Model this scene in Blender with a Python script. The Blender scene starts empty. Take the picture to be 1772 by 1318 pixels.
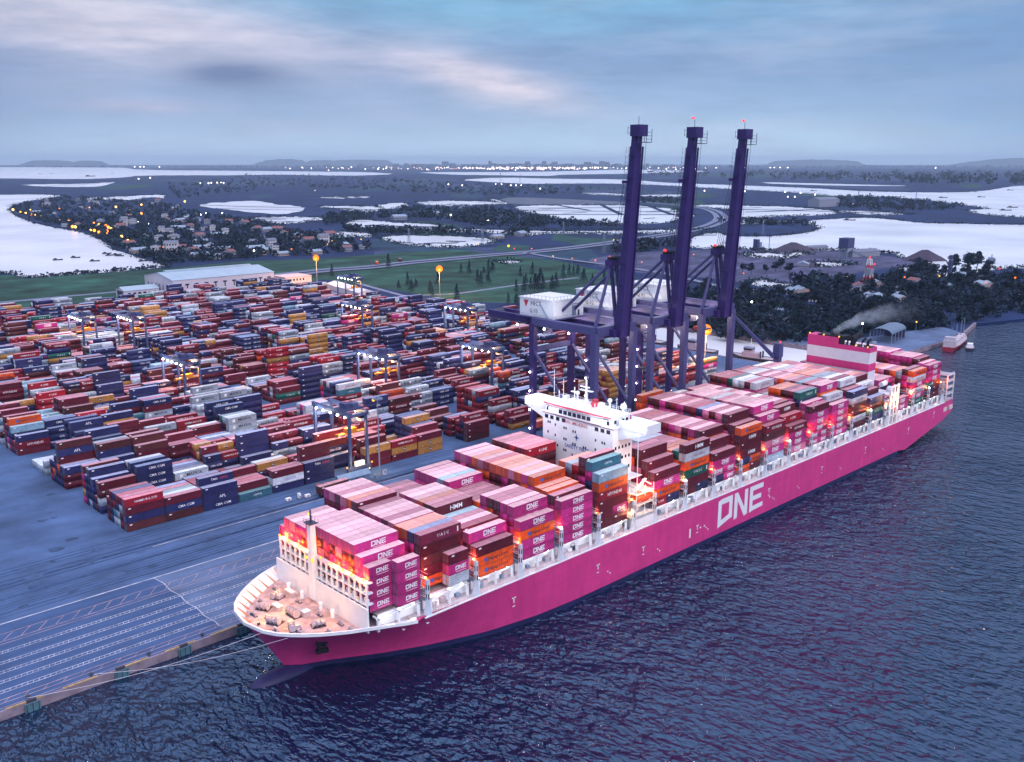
import bpy, math, random
import numpy as np
from mathutils import Vector, Matrix
from mathutils.bvhtree import BVHTree
R = math.radians
rnd = random.Random(11)
sc = bpy.context.scene
COL = sc.collection

# ------------------------------------------------------------------ camera
CAM = (-106.75, -154.37, 114.57); YAW = 0.8105; PITCH = 0.2297; FPX = 1620.0
cd = bpy.data.cameras.new('camera'); cam = bpy.data.objects.new('camera', cd); COL.objects.link(cam)
cd.sensor_width = 36.0; cd.lens = 36.0 * FPX / 1772; cd.clip_start = 1.0; cd.clip_end = 90000
cam.location = CAM
FWD = Vector((math.cos(PITCH)*math.cos(YAW), math.cos(PITCH)*math.sin(YAW), -math.sin(PITCH)))
cam.rotation_euler = FWD.to_track_quat('-Z', 'Y').to_euler()
sc.camera = cam
RGT = Vector((math.sin(YAW), -math.cos(YAW), 0)); UPV = RGT.cross(FWD)
def G(x, y, z=2.0):
    """survey: point of the plan seen at (x, y) of the photograph"""
    d = FWD + RGT*((x-886)/FPX) - UPV*((y-659)/FPX)
    t = (z-CAM[2])/d.z
    return (CAM[0]+t*d.x, CAM[1]+t*d.y)

# ------------------------------------------------------------------ light and sky
SUN_EL, SUN_AZ = R(33), R(-97)
w = bpy.data.worlds.new('World'); sc.world = w; w.use_nodes = True
nt = w.node_tree; nt.nodes.clear()
def N(t, **k):
    n = nt.nodes.new(t)
    for a, b in k.items():
        if a.startswith('i_'): n.inputs[a[2:] if not a[2:].isdigit() else int(a[2:])].default_value = b
        else: setattr(n, a, b)
    return n
L = lambda a, b: nt.links.new(a, b)
def mth(op, a, b=None, c=None):
    n = N('ShaderNodeMath', operation=op)
    for i, v in enumerate((a, b, c)):
        if v is None: continue
        if isinstance(v, (int, float)): n.inputs[i].default_value = v
        else: L(v, n.inputs[i])
    return n.outputs[0]
def mixc(f, a, b):
    n = N('ShaderNodeMix', data_type='RGBA')
    for i, v in ((0, f), (6, a), (7, b)):
        if isinstance(v, (int, float)): n.inputs[i].default_value = v
        elif isinstance(v, tuple): n.inputs[i].default_value = (*v, 1)
        else: L(v, n.inputs[i])
    return n.outputs[2]
def sky_nodes():
    tc = N('ShaderNodeTexCoord'); sep = N('ShaderNodeSeparateXYZ'); L(tc.outputs['Generated'], sep.inputs[0])
    x, y, z = sep.outputs
    az = mth('ARCTAN2', y, x)                       # heading, 0 = along the berth
    az = mth('SUBTRACT', az, YAW)
    el = mth('ARCSINE', mth('MINIMUM', mth('MAXIMUM', z, -1.0), 1.0))
    ramp = N('ShaderNodeValToRGB'); L(mth('DIVIDE', mth('MAXIMUM', el, 0.0), 1.5708), ramp.inputs[0])
    e = ramp.color_ramp.elements
    stops = [(0.0, (0.50, 0.68, 0.86)), (0.012, (0.46, 0.645, 0.84)), (0.03, (0.30, 0.45, 0.67)), (0.06, (0.195, 0.315, 0.54)),
             (0.105, (0.165, 0.31, 0.54)), (0.20, (0.22, 0.34, 0.60)), (0.42, (0.86, 0.88, 1.18)), (1.0, (1.85, 1.80, 2.25))]
    e[0].position, e[0].color = stops[0][0], (*stops[0][1], 1); e[1].position, e[1].color = stops[-1][0], (*stops[-1][1], 1)
    for p, c in stops[1:-1]:
        k = e.new(p); k.color = (*c, 1)
    cur = ramp.outputs[0]
    v = N('ShaderNodeCombineXYZ'); L(mth('MULTIPLY', az, 3.2), v.inputs[0]); L(mth('MULTIPLY', el, 17.0), v.inputs[1])
    n1 = N('ShaderNodeTexNoise', i_Scale=1.35, i_Detail=7.0, i_Roughness=0.55); L(v.outputs[0], n1.inputs['Vector'])
    n2 = N('ShaderNodeTexNoise', i_Scale=3.1, i_Detail=6.0, i_Roughness=0.6); L(v.outputs[0], n2.inputs['Vector'])
    def bump(a0, e0, wa, we, tilt=0.0):
        """soft elongated bank of cloud at heading a0 and height e0"""
        da = mth('SUBTRACT', az, a0); de = mth('SUBTRACT', el, mth('ADD', e0, mth('MULTIPLY', da, tilt)))
        q = mth('ADD', mth('POWER', mth('ABSOLUTE', mth('DIVIDE', da, wa)), 2.0), mth('POWER', mth('ABSOLUTE', mth('DIVIDE', de, we)), 2.0))
        q = mth('SUBTRACT', q, mth('MULTIPLY', mth('SUBTRACT', n2.outputs[0], 0.5), 2.2))
        return mth('EXPONENT', mth('MULTIPLY', mth('MAXIMUM', q, 0.0), -1.0))
    # greyer left, thin streaks, pink banks, one slate bank
    streak = mth('MAXIMUM', mth('MULTIPLY', mth('SUBTRACT', n1.outputs[0], 0.47), 3.2), 0.0)
    cur = mixc(mth('MINIMUM', mth('MULTIPLY', streak, 0.85), 0.8), cur, (0.43, 0.50, 0.67))
    cur = mixc(mth('MULTIPLY', bump(0.30, 0.070, 0.42, 0.10), 0.42), cur, (0.28, 0.33, 0.53))
    cur = mixc(mth('MULTIPLY', bump(0.02, 0.150, 0.30, 0.028), 0.40), cur, (0.19, 0.50, 0.70))
    cur = mixc(mth('MULTIPLY', bump(0.42, 0.128, 0.22, 0.034, 0.08), 0.80), cur, (0.64, 0.60, 0.70))
    cur = mixc(mth('MULTIPLY', bump(0.26, 0.118, 0.17, 0.014, 0.12), 0.50), cur, (0.55, 0.54, 0.68))
    cur = mixc(mth('MULTIPLY', bump(0.025, 0.080, 0.085, 0.018, 0.25), 0.85), cur, (0.68, 0.62, 0.72))
    cur = mixc(mth('MULTIPLY', bump(0.37, 0.052, 0.06, 0.006), 0.35), cur, (0.62, 0.52, 0.66))
    cur = mixc(mth('MULTIPLY', bump(0.275, 0.083, 0.055, 0.014), 0.85), cur, (0.115, 0.17, 0.33))
    cur = mixc(mth('MULTIPLY', bump(-0.52, 0.06, 0.16, 0.09), 0.60), cur, (0.15, 0.27, 0.50))
    cur = mixc(mth('MULTIPLY', bump(0.56, 0.05, 0.10, 0.09), 0.55), cur, (0.13, 0.19, 0.38))
    mot = mth('ADD', 0.72, mth('MULTIPLY', n2.outputs[0], 0.56)); cm_ = N('ShaderNodeCombineXYZ'); L(mot, cm_.inputs[0]); L(mth('ADD', 0.04, mth('MULTIPLY', mot, .96)), cm_.inputs[1]); L(mth('ADD', 0.10, mth('MULTIPLY', mot, .9)), cm_.inputs[2])
    gm = N('ShaderNodeMix', data_type='RGBA', blend_type='MULTIPLY'); gm.inputs[0].default_value = 1.0; L(cur, gm.inputs[6]); L(cm_.outputs[0], gm.inputs[7]); cur = gm.outputs[2]
    sky = N('ShaderNodeTexSky', sky_type='NISHITA', sun_disc=False, sun_elevation=SUN_EL, sun_rotation=SUN_AZ)
    g = N('ShaderNodeMix', data_type='RGBA', blend_type='MULTIPLY'); g.inputs[0].default_value = 1.0
    L(sky.outputs[0], g.inputs[6]); g.inputs[7].default_value = (0.09, 0.09, 0.09, 1)
    out = mixc(0.94, g.outputs[2], cur)
    b = N('ShaderNodeBackground'); L(out, b.inputs[0]); b.inputs[1].default_value = 1.0
    o = N('ShaderNodeOutputWorld'); L(b.outputs[0], o.inputs[0])
sky_nodes()
sd = bpy.data.lights.new('sun', 'SUN'); so = bpy.data.objects.new('sun', sd); COL.objects.link(so)
sd.energy = 1.15; sd.angle = R(30); sd.color = (1.0, 0.86, 0.90)
so.rotation_euler = Vector((-math.cos(SUN_EL)*math.cos(SUN_AZ), -math.cos(SUN_EL)*math.sin(SUN_AZ), -math.sin(SUN_EL))).to_track_quat('-Z', 'Y').to_euler()
sc.view_settings.view_transform = 'Standard'; sc.view_settings.look = 'None'
sc.view_settings.exposure = 0.28; sc.view_settings.gamma = 1.0
sc.cycles.use_denoising = True
sc.cycles.max_bounces = 5; sc.cycles.diffuse_bounces = 2; sc.cycles.glossy_bounces = 2
sc.cycles.volume_bounces = 0; sc.cycles.transparent_max_bounces = 12
sc.cycles.sample_clamp_indirect = 3.0; sc.cycles.use_light_tree = True

# ------------------------------------------------------------------ materials
MATS = {}
def mat(name, col, rough=0.7, metal=0.0, emit=None, es=0.0, noise=0.12, scale=0.4, bump=0.0, spec=0.3):
    if name in MATS: return MATS[name]
    m = bpy.data.materials.new(name); m.use_nodes = True
    t = m.node_tree; p = t.nodes['Principled BSDF']
    p.inputs['Roughness'].default_value = rough; p.inputs['Metallic'].default_value = metal
    p.inputs['Specular IOR Level'].default_value = spec
    if emit:
        p.inputs['Base Color'].default_value = (*col, 1)
        p.inputs['Emission Color'].default_value = (*emit, 1); p.inputs['Emission Strength'].default_value = es
    else:
        tc = t.nodes.new('ShaderNodeTexCoord'); n = t.nodes.new('ShaderNodeTexNoise')
        n.inputs['Scale'].default_value = scale; n.inputs['Detail'].default_value = 6; n.inputs['Roughness'].default_value = 0.62
        t.links.new(tc.outputs['Object'], n.inputs['Vector'])
        r = t.nodes.new('ShaderNodeMapRange'); r.inputs[1].default_value = 0.3; r.inputs[2].default_value = 0.7
        r.inputs[3].default_value = 1-noise; r.inputs[4].default_value = 1+noise
        t.links.new(n.outputs[0], r.inputs[0])
        mx = t.nodes.new('ShaderNodeMix'); mx.data_type = 'RGBA'; mx.blend_type = 'MULTIPLY'; mx.inputs[0].default_value = 1
        mx.inputs[6].default_value = (*col, 1); t.links.new(r.outputs[0], mx.inputs[7])
        t.links.new(mx.outputs[2], p.inputs['Base Color'])
        if bump:
            b = t.nodes.new('ShaderNodeBump'); b.inputs['Strength'].default_value = bump; b.inputs['Distance'].default_value = 0.3
            t.links.new(n.outputs[0], b.inputs['Height']); t.links.new(b.outputs[0], p.inputs['Normal'])
    MATS[name] = m
    return m
def paint(name, col, rough=0.55, dirt=0.30):
    """container paint: every box a little lighter or darker, with weathered patches"""
    if name in MATS: return MATS[name]
    m = mat(name, col, rough, noise=dirt, scale=0.55)
    t = m.node_tree; p = t.nodes['Principled BSDF']
    mx = [n for n in t.nodes if n.bl_idname == 'ShaderNodeMix'][0]
    oi = t.nodes.new('ShaderNodeObjectInfo'); at = t.nodes.new('ShaderNodeAttribute'); at.attribute_name = 'tint'
    a = t.nodes.new('ShaderNodeMath'); a.operation = 'ADD'; t.links.new(oi.outputs['Random'], a.inputs[0]); t.links.new(at.outputs['Fac'], a.inputs[1])
    f = t.nodes.new('ShaderNodeMath'); f.operation = 'FRACT'; t.links.new(a.outputs[0], f.inputs[0])
    r = t.nodes.new('ShaderNodeMapRange'); r.inputs[3].default_value = 0.74; r.inputs[4].default_value = 1.22; t.links.new(f.outputs[0], r.inputs[0])
    m2 = t.nodes.new('ShaderNodeMix'); m2.data_type = 'RGBA'; m2.blend_type = 'MULTIPLY'; m2.inputs[0].default_value = 1
    t.links.new(mx.outputs[2], m2.inputs[6]); t.links.new(r.outputs[0], m2.inputs[7]); t.links.new(m2.outputs[2], p.inputs['Base Color'])
    return m
def water(name, col, rough, wave, scale, strength, spec=0.5):
    m = bpy.data.materials.new(name); m.use_nodes = True; t = m.node_tree; p = t.nodes['Principled BSDF']
    p.inputs['Base Color'].default_value = (*col, 1); p.inputs['Roughness'].default_value = rough
    p.inputs['IOR'].default_value = 2.0 if name.startswith('harb') else 1.333; p.inputs['Specular IOR Level'].default_value = spec
    if not name.startswith('harb'):
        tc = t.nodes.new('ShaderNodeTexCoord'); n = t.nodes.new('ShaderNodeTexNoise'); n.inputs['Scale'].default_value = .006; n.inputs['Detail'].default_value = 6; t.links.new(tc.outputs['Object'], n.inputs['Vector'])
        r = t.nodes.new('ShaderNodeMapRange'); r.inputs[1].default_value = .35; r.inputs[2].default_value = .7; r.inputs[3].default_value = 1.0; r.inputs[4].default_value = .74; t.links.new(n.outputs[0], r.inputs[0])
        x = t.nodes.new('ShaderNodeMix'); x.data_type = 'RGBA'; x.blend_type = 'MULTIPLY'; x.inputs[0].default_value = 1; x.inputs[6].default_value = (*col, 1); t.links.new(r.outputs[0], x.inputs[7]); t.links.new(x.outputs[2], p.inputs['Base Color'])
    if name.startswith('harb'): p.inputs['Specular Tint'].default_value = (.40, .68, 1.0, 1)
    if strength:
        tc = t.nodes.new('ShaderNodeTexCoord'); mp = t.nodes.new('ShaderNodeMapping')
        mp.inputs['Rotation'].default_value[2] = R(28); mp.inputs['Scale'].default_value = (1.0, 0.55, 1.0)
        t.links.new(tc.outputs['Object'], mp.inputs[0])
        hs = []
        for s, d in ((scale, 2.0), (scale*0.30, 1.5)):
            n = t.nodes.new('ShaderNodeTexNoise'); n.inputs['Scale'].default_value = s; n.inputs['Detail'].default_value = d
            n.inputs['Roughness'].default_value = 0.42; n.inputs['Distortion'].default_value = 0.35
            t.links.new(mp.outputs[0], n.inputs['Vector']); hs.append(n.outputs[0])
        a = t.nodes.new('ShaderNodeMath'); a.operation = 'MULTIPLY_ADD'; a.inputs[1].default_value = 1.6
        t.links.new(hs[1], a.inputs[0]); t.links.new(hs[0], a.inputs[2])
        b = t.nodes.new('ShaderNodeBump'); b.inputs['Strength'].default_value = strength; b.inputs['Distance'].default_value = wave
        t.links.new(a.outputs[0], b.inputs['Height']); t.links.new(b.outputs[0], p.inputs['Normal'])
        g = t.nodes.new('ShaderNodeTexNoise'); g.inputs['Scale'].default_value = .016; g.inputs['Detail'].default_value = 3; t.links.new(tc.outputs['Object'], g.inputs['Vector'])
        gr = t.nodes.new('ShaderNodeMapRange'); gr.inputs[1].default_value = .36; gr.inputs[2].default_value = .64; gr.inputs[3].default_value = strength*.42; gr.inputs[4].default_value = strength*1.15
        t.links.new(g.outputs[0], gr.inputs[0]); t.links.new(gr.outputs[0], b.inputs['Strength'])
    MATS[name] = m
    return m

# ------------------------------------------------------------------ mesh helper
class MB:
    def __init__(s): s.v = []; s.f = []; s.m = []; s.mats = []
    def mi(s, m):
        if m not in s.mats: s.mats.append(m)
        return s.mats.index(m)
    def add(s, vs, fs, m):
        o = len(s.v); k = s.mi(m)
        s.v += [tuple(p) for p in vs]
        for f in fs: s.f.append([i+o for i in f]); s.m.append(k)
        return s
    BF = [(0, 3, 2, 1), (4, 5, 6, 7), (0, 1, 5, 4), (1, 2, 6, 5), (2, 3, 7, 6), (3, 0, 4, 7)]
    def box(s, x0, x1, y0, y1, z0, z1, m):
        return s.add([(x0, y0, z0), (x1, y0, z0), (x1, y1, z0), (x0, y1, z0), (x0, y0, z1), (x1, y0, z1), (x1, y1, z1), (x0, y1, z1)], s.BF, m)
    def bar(s, p, q, a, b, m, a2=None, b2=None, up=(0, 0, 1)):
        """rectangular bar from p to q, a wide and b high, tapering to a2 x b2"""
        p = Vector(p); q = Vector(q); d = (q-p).normalized(); u = Vector(up)
        if abs(d.dot(u)) > 0.98: u = Vector((1, 0, 0))
        r = d.cross(u).normalized(); u = r.cross(d)
        a2 = a if a2 is None else a2; b2 = b if b2 is None else b2
        vs = [c + r*(sx*w_/2) + u*(sz*h_/2) for c, w_, h_ in ((p, a, b), (q, a2, b2)) for sx, sz in ((-1, -1), (1, -1), (1, 1), (-1, 1))]
        return s.add(vs, [(3, 2, 1, 0), (4, 5, 6, 7), (0, 1, 5, 4), (1, 2, 6, 5), (2, 3, 7, 6), (3, 0, 4, 7)], m)
    def tube(s, p, q, r0, m, r1=None, n=8, cap=True):
        p = Vector(p); q = Vector(q); d = (q-p).normalized(); u = Vector((0, 0, 1)) if abs(d.z) < 0.95 else Vector((1, 0, 0))
        a = d.cross(u).normalized(); b = a.cross(d); r1 = r0 if r1 is None else r1
        vs = [c + (a*math.cos(t*2*math.pi/n) + b*math.sin(t*2*math.pi/n))*rr for c, rr in ((p, r0), (q, r1)) for t in range(n)]
        fs = [(i, (i+1) % n, n+(i+1) % n, n+i) for i in range(n)]
        if cap: fs += [tuple(range(n))[::-1], tuple(range(n, 2*n))]
        return s.add(vs, fs, m)
    def prism(s, poly, z0, z1, m):
        n = len(poly)
        vs = [(x, y, z0) for x, y in poly] + [(x, y, z1) for x, y in poly]
        return s.add(vs, [tuple(range(n, 2*n))] + [(i, (i+1) % n, n+(i+1) % n, n+i) for i in range(n)], m)
    def ball(s, c, r, m, seg=8, rings=5, sq=(1, 1, 1)):
        vs = []; fs = []
        for i in range(rings+1):
            t = math.pi*i/rings
            for j in range(seg):
                a = 2*math.pi*j/seg
                vs.append((c[0]+r*sq[0]*math.sin(t)*math.cos(a), c[1]+r*sq[1]*math.sin(t)*math.sin(a), c[2]+r*sq[2]*math.cos(t)))
        for i in range(rings):
            for j in range(seg):
                fs.append((i*seg+j, (i+1)*seg+j, (i+1)*seg+(j+1) % seg, i*seg+(j+1) % seg))
        return s.add(vs, fs, m)
    def mesh(s, name):
        me = bpy.data.meshes.new(name); me.from_pydata(s.v, [], s.f)
        for m in s.mats: me.materials.append(m)
        me.polygons.foreach_set('material_index', s.m); me.update()
        return me
    def build(s, name, parent=None, loc=None):
        return link(name, s.mesh(name), parent, loc)
def link(name, me, parent=None, loc=None):
    o = bpy.data.objects.new(name, me); COL.objects.link(o)
    if parent: o.parent = parent
    if loc is not None: o.location = loc
    return o
def tag(o, label=None, cat=None, group=None, kind=None):
    if label: o['label'] = label
    if cat: o['category'] = cat
    if group: o['group'] = group
    if kind: o['kind'] = kind
    return o
def empty(name, loc=(0, 0, 0), rz=0.0):
    o = bpy.data.objects.new(name, None); COL.objects.link(o); o.location = loc; o.rotation_euler = (0, 0, rz)
    return o
def dup(o, loc=None, parent=None):
    c = o.copy(); COL.objects.link(c)
    if parent: c.parent = parent
    for ch in o.children: dup(ch, None, c)
    if loc is not None: c.location = loc
    return c
def lamp(name, loc, e, col, parent=None, r=0.3, spot=None, aim=None):
    d = bpy.data.lights.new(name, 'SPOT' if spot else 'POINT'); d.energy = e; d.color = col; d.shadow_soft_size = r
    o = bpy.data.objects.new(name, d); COL.objects.link(o); o.location = loc
    if spot:
        d.spot_size = R(spot); d.spot_blend = 0.6
        o.rotation_euler = (Vector(aim)-Vector(loc)).to_track_quat('-Z', 'Y').to_euler()
    if parent: o.parent = parent
    return o
def sheet(name, poly, z, m, kind='structure', label=None):
    me = bpy.data.meshes.new(name); me.from_pydata([(x, y, z) for x, y in poly], [], [list(range(len(poly)))])
    a = me.polygons[0].normal.z
    if a < 0: me.flip_normals()
    me.materials.append(m); o = link(name, me); o['kind'] = kind
    return o
WORDS = {}
def word(txt):
    """flat lettering, 1 high, starting at x = 0"""
    if txt not in WORDS:
        c = bpy.data.curves.new('t', 'FONT'); c.body = txt; c.resolution_u = 1; c.size = 1.4; c.offset = 0.012
        o = bpy.data.objects.new('t', c); COL.objects.link(o)
        bpy.context.view_layer.update()
        me = bpy.data.meshes.new_from_object(o)
        vs = [(v.co.x, v.co.y) for v in me.vertices]; fs = [list(p.vertices) for p in me.polygons]
        bpy.data.objects.remove(o); bpy.data.curves.remove(c); bpy.data.meshes.remove(me)
        x0 = min(v[0] for v in vs); vs = [(v[0]-x0, v[1]) for v in vs]
        WORDS[txt] = (vs, fs, max(v[0] for v in vs))
    return WORDS[txt]
ONE_W = 2.82
def one_logo():
    """the slanted three-letter line mark as flat quads, 1 high"""
    q = []
    q += [[(0, 0), (.2, .06), (.2, 1), (0, .95)], [(.2, .80), (.86, .80), (.86, 1), (.2, 1)], [(.66, .17), (.86, .2), (.86, .80), (.66, .80)], [(.2, .06), (.66, .17), (.66, .36), (.2, .25)]]
    q += [[(.98, .05), (1.18, .09), (1.18, 1), (.98, 1)], [(1.18, 1), (1.18, .70), (1.62, .04), (1.62, .36)], [(1.62, .04), (1.82, .08), (1.82, 1), (1.62, 1)]]
    q += [[(1.95, .05), (2.15, .09), (2.15, 1), (1.95, 1)], [(2.15, .82), (2.82, .82), (2.82, 1), (2.15, 1)], [(2.15, .46), (2.70, .46), (2.70, .63), (2.15, .63)], [(2.15, .09), (2.82, .12), (2.82, .28), (2.15, .26)]]
    return q
def lettering(mb, txt, origin, ux, uz, h, m, centre=True):
    """write txt on a wall: origin, reading direction ux and up uz"""
    o = Vector(origin); ux = Vector(ux).normalized(); uz = Vector(uz).normalized()
    if txt == 'ONE':
        off = -ONE_W/2 if centre else 0
        for q in one_logo(): mb.add([o + ux*((x+off)*h) + uz*(y*h) for x, y in q], [(0, 1, 2, 3)], m)
        return
    vs, fs, wd = word(txt); off = -wd/2 if centre else 0
    mb.add([o + ux*((x+off)*h) + uz*(y*h) for x, y in vs], fs, m)

WHITE = mat('white_ship_paint', (0.80, 0.82, 0.86), 0.45, noise=0.06)
MARK = mat('white_lettering', (0.84, 0.85, 0.88), 0.6, noise=0.03)
MARKD = mat('dark_lettering', (0.03, 0.035, 0.07), 0.6, noise=0.03)
MARKR = mat('red_lettering', (0.55, 0.05, 0.08), 0.6, noise=0.03)
MARKB = mat('blue_lettering', (0.06, 0.12, 0.40), 0.6, noise=0.03)
BLACK = mat('black_opening', (0.012, 0.013, 0.022), 0.6)
DKSTEEL = mat('dark_steel', (0.05, 0.055, 0.09), 0.55)
STEEL = mat('grey_blue_steel', (0.20, 0.25, 0.36), 0.5)
RUBBER = mat('black_rubber', (0.015, 0.015, 0.02), 0.8)
GLASS = mat('dark_window_glass', (0.015, 0.02, 0.04), 0.12, spec=0.6, noise=0.02)
def glow(name, col, s): return mat(name, tuple(c*.04 for c in col), emit=col, es=s)
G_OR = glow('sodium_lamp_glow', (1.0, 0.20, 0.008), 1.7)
G_WH = glow('white_lamp_glow', (1.0, 0.93, 0.84), 22.0)
G_YE = glow('yellow_lamp_glow', (1.0, 0.50, 0.05), 1.7)
G_RD = glow('red_lamp_glow', (1.0, 0.03, 0.04), 2.2)
ORANGE = (1.0, 0.42, 0.10); WARM = (1.0, 0.80, 0.55); COOL = (0.92, 0.95, 1.0)

# ------------------------------------------------------------------ the setting
QZ = 2.0; QY = 47.4
W_HARB = water('harbour_water_material', (0.002, 0.010, 0.042), 0.08, 2.1, 0.80, 1.0)
W_PALE = water('silty_skylit_water_material', (0.80, 0.83, 0.88), 0.25, 0.5, 0.05, 0.10)  # silt-pale base whitened further in place of bright sky reflection
M_LAND = mat('marsh_land', (0.004, 0.020, 0.080), 0.95, noise=0.60, scale=0.010)
M_GRASS = mat('meadow_grass', (0.014, 0.060, 0.042), 0.95, noise=0.60, scale=0.035)
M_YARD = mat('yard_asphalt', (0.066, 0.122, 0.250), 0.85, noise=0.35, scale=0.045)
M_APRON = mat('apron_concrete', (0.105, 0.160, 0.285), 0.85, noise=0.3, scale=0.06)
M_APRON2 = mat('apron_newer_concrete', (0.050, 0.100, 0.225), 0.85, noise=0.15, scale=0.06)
M_SAND = mat('dredged_sand', (0.070, 0.075, 0.150), 0.95, noise=0.45, scale=0.03)
M_ROAD = mat('road_asphalt', (0.15, 0.18, 0.28), 0.85, noise=0.12, scale=0.05)
M_LINE = mat('road_marking_paint', (0.40, 0.42, 0.50), 0.7, noise=0.5, scale=0.35)
M_LINEY = mat('worn_yellow_marking', (0.36, 0.25, 0.28), 0.7, noise=0.5, scale=0.3)
M_WALLQ = mat('quay_face_concrete', (0.24, 0.20, 0.25), 0.9, noise=0.35, scale=0.25)

sheet('water', [(-9000, -9000), (40000, -9000), (40000, 6000), (-9000, 6000)], 0.0, W_HARB)
land = [(-9000, QY), (361, QY), (361, 262), (423, 262), (423, 84), (506, 83), (545, 87), (590, 97)] + \
       [G(1725, 556), G(1772, 551), G(1850, 546)] + [(900, 60), (1100, 60)] + [(40000, 60), (40000, 40000), (-9000, 40000)]
b = MB(); b.prism(land, -0.9, 1.94, M_LAND); o = b.build('ground'); o['kind'] = 'structure'
# terminal platform: yard, apron
sheet('yard', [(-400, 88.5), (361, 88.5), (361, 262), (378, 262), (372, 470), (345, 600), (345, 632), (-400, 632)], QZ-0.03, M_YARD)
sheet('quay_apron', [(-12.5, QY), (361, QY), (361, 88.5), (-12.5, 88.5)], QZ, M_APRON)
sheet('quay_apron_extension', [(-400, QY), (-12.5, QY), (-12.5, 88.5), (-400, 88.5)], QZ, M_APRON2)
b = MB()
b.box(-400, 361, QY-0.5, QY, -0.9, QZ+0.12, M_WALLQ); b.box(361, 361.6, QY, 262, -0.9, QZ+0.1, M_WALLQ)
b.box(361.6, 423, 262, 262.6, -0.9, QZ+.1, M_WALLQ); b.box(422.4, 423, 84, 262, -0.9, QZ+.5, M_WALLQ)
b.bar((423, 84, .9), (506, 83, .9), 0.8, 3.2, M_WALLQ); b.bar((506, 83, .9), (545, 87, .9), .8, 3.2, M_WALLQ); b.bar((545, 87, .9), (590, 97, .9), 1.6, 3.6, M_WALLQ)
o = b.build('quay'); o['kind'] = 'structure'
# markings
b = MB(); Z = QZ+0.012
def stripe(y, wd, m, x0=-400, x1=361): b.add([(x0, y-wd/2, Z), (x1, y-wd/2, Z), (x1, y+wd/2, Z), (x0, y+wd/2, Z)], [(0, 1, 2, 3)], m)
for y in (73.6, 68.4, 64.0, 59.6, 55.2):
    stripe(y+.55, .22, M_LINE); stripe(y-.55, .22, M_LINE)
    for i in range(260):
        x = -110+i*1.2
        b.add([(x, y-.45, Z), (x+.14, y-.45, Z), (x+.55, y+.45, Z), (x+.41, y+.45, Z)], [(0, 1, 2, 3)], M_LINE)
for y in (83.2, 79.2, 77.8, 51.9, 50.3, 48.4): stripe(y, .22, M_LINEY)
for i in range(60):
    x = -118+i*4.0
    b.add([(x, 79.5, Z), (x+.25, 79.5, Z), (x+3.4, 83, Z), (x+3.15, 83, Z)], [(0, 1, 2, 3)], M_LINEY)
    b.add([(x, 50.4, Z), (x+.2, 50.4, Z), (x+1.6, 51.8, Z), (x+1.4, 51.8, Z)], [(0, 1, 2, 3)], M_LINEY)
stripe(88.9, .55, M_LINE); stripe(110.4, .35, M_LINE, -4, 361)
for i in range(14):                                             # jagged pale joint across the apron
    y0, y1 = 50.5+i*2.75, 50.5+(i+1)*2.75; x = -12.6+.3*math.sin(i*1.7); x1 = -12.6+.3*math.sin((i+1)*1.7)
    b.add([(x-.14, y0, Z+.008), (x+.14, y0, Z+.008), (x1+.14, y1, Z+.008), (x1-.14, y1, Z+.008)], [(0, 1, 2, 3)], M_LINE)
o = b.build('apron_marking'); o['kind'] = 'structure'

b = MB(); pr_ = random.Random(41)
SM = [mat('paving_stain', (.036, .070, .150), .8, noise=.3, scale=.3), mat('paving_patch', (.060, .105, .215), .9, noise=.25, scale=.3), mat('tyre_mark', (.036, .074, .172), .85, noise=.4, scale=.5)]
for k in range(70):
    x, y = pr_.uniform(-110, 90), pr_.uniform(92, 124); r = pr_.uniform(.5, 2.6)
    if k < 34: x, y = pr_.uniform(-110, -10), pr_.uniform(92, 260)
    b.add([(x+r*pr_.uniform(.7, 1.4)*math.cos(a*.785), y+r*pr_.uniform(.5, 1.0)*math.sin(a*.785), QZ-.02) for a in range(8)], [tuple(range(8))], SM[0 if k % 3 else 1])
for k in range(0):
    x0 = pr_.uniform(-80, -9); y0 = 92; pts = [(x0+pr_.uniform(-1, 1)+(14*math.sin(t*.35+k)), y0+t*14) for t in range(11)]
    for o_ in (0, 1.9):
        for (xa, ya), (xb, yb) in zip(pts, pts[1:]): b.add([(xa+o_, ya, QZ-.022), (xa+o_+.35, ya, QZ-.022), (xb+o_+.35, yb, QZ-.022), (xb+o_, yb, QZ-.022)], [(0, 1, 2, 3)], SM[2])
for k in range(12):
    y = pr_.uniform(92, 123)
    for o_ in (0, 1.9): b.add([(-60+20*pr_.random(), y+o_, QZ-.024), (200, y+o_+pr_.uniform(-2, 2), QZ-.024), (200, y+o_+.4, QZ-.024), (-60, y+o_+.35, QZ-.024)], [(0, 1, 2, 3)], SM[2])
for x in range(-100, 360, 25): b.add([(x, 47.6, QZ+.006), (x+.1, 47.6, QZ+.006), (x+.1, 88, QZ+.006), (x, 88, QZ+.006)], [(0, 1, 2, 3)], SM[0])
o = b.build('paving_wear'); o['kind'] = 'structure'

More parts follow.
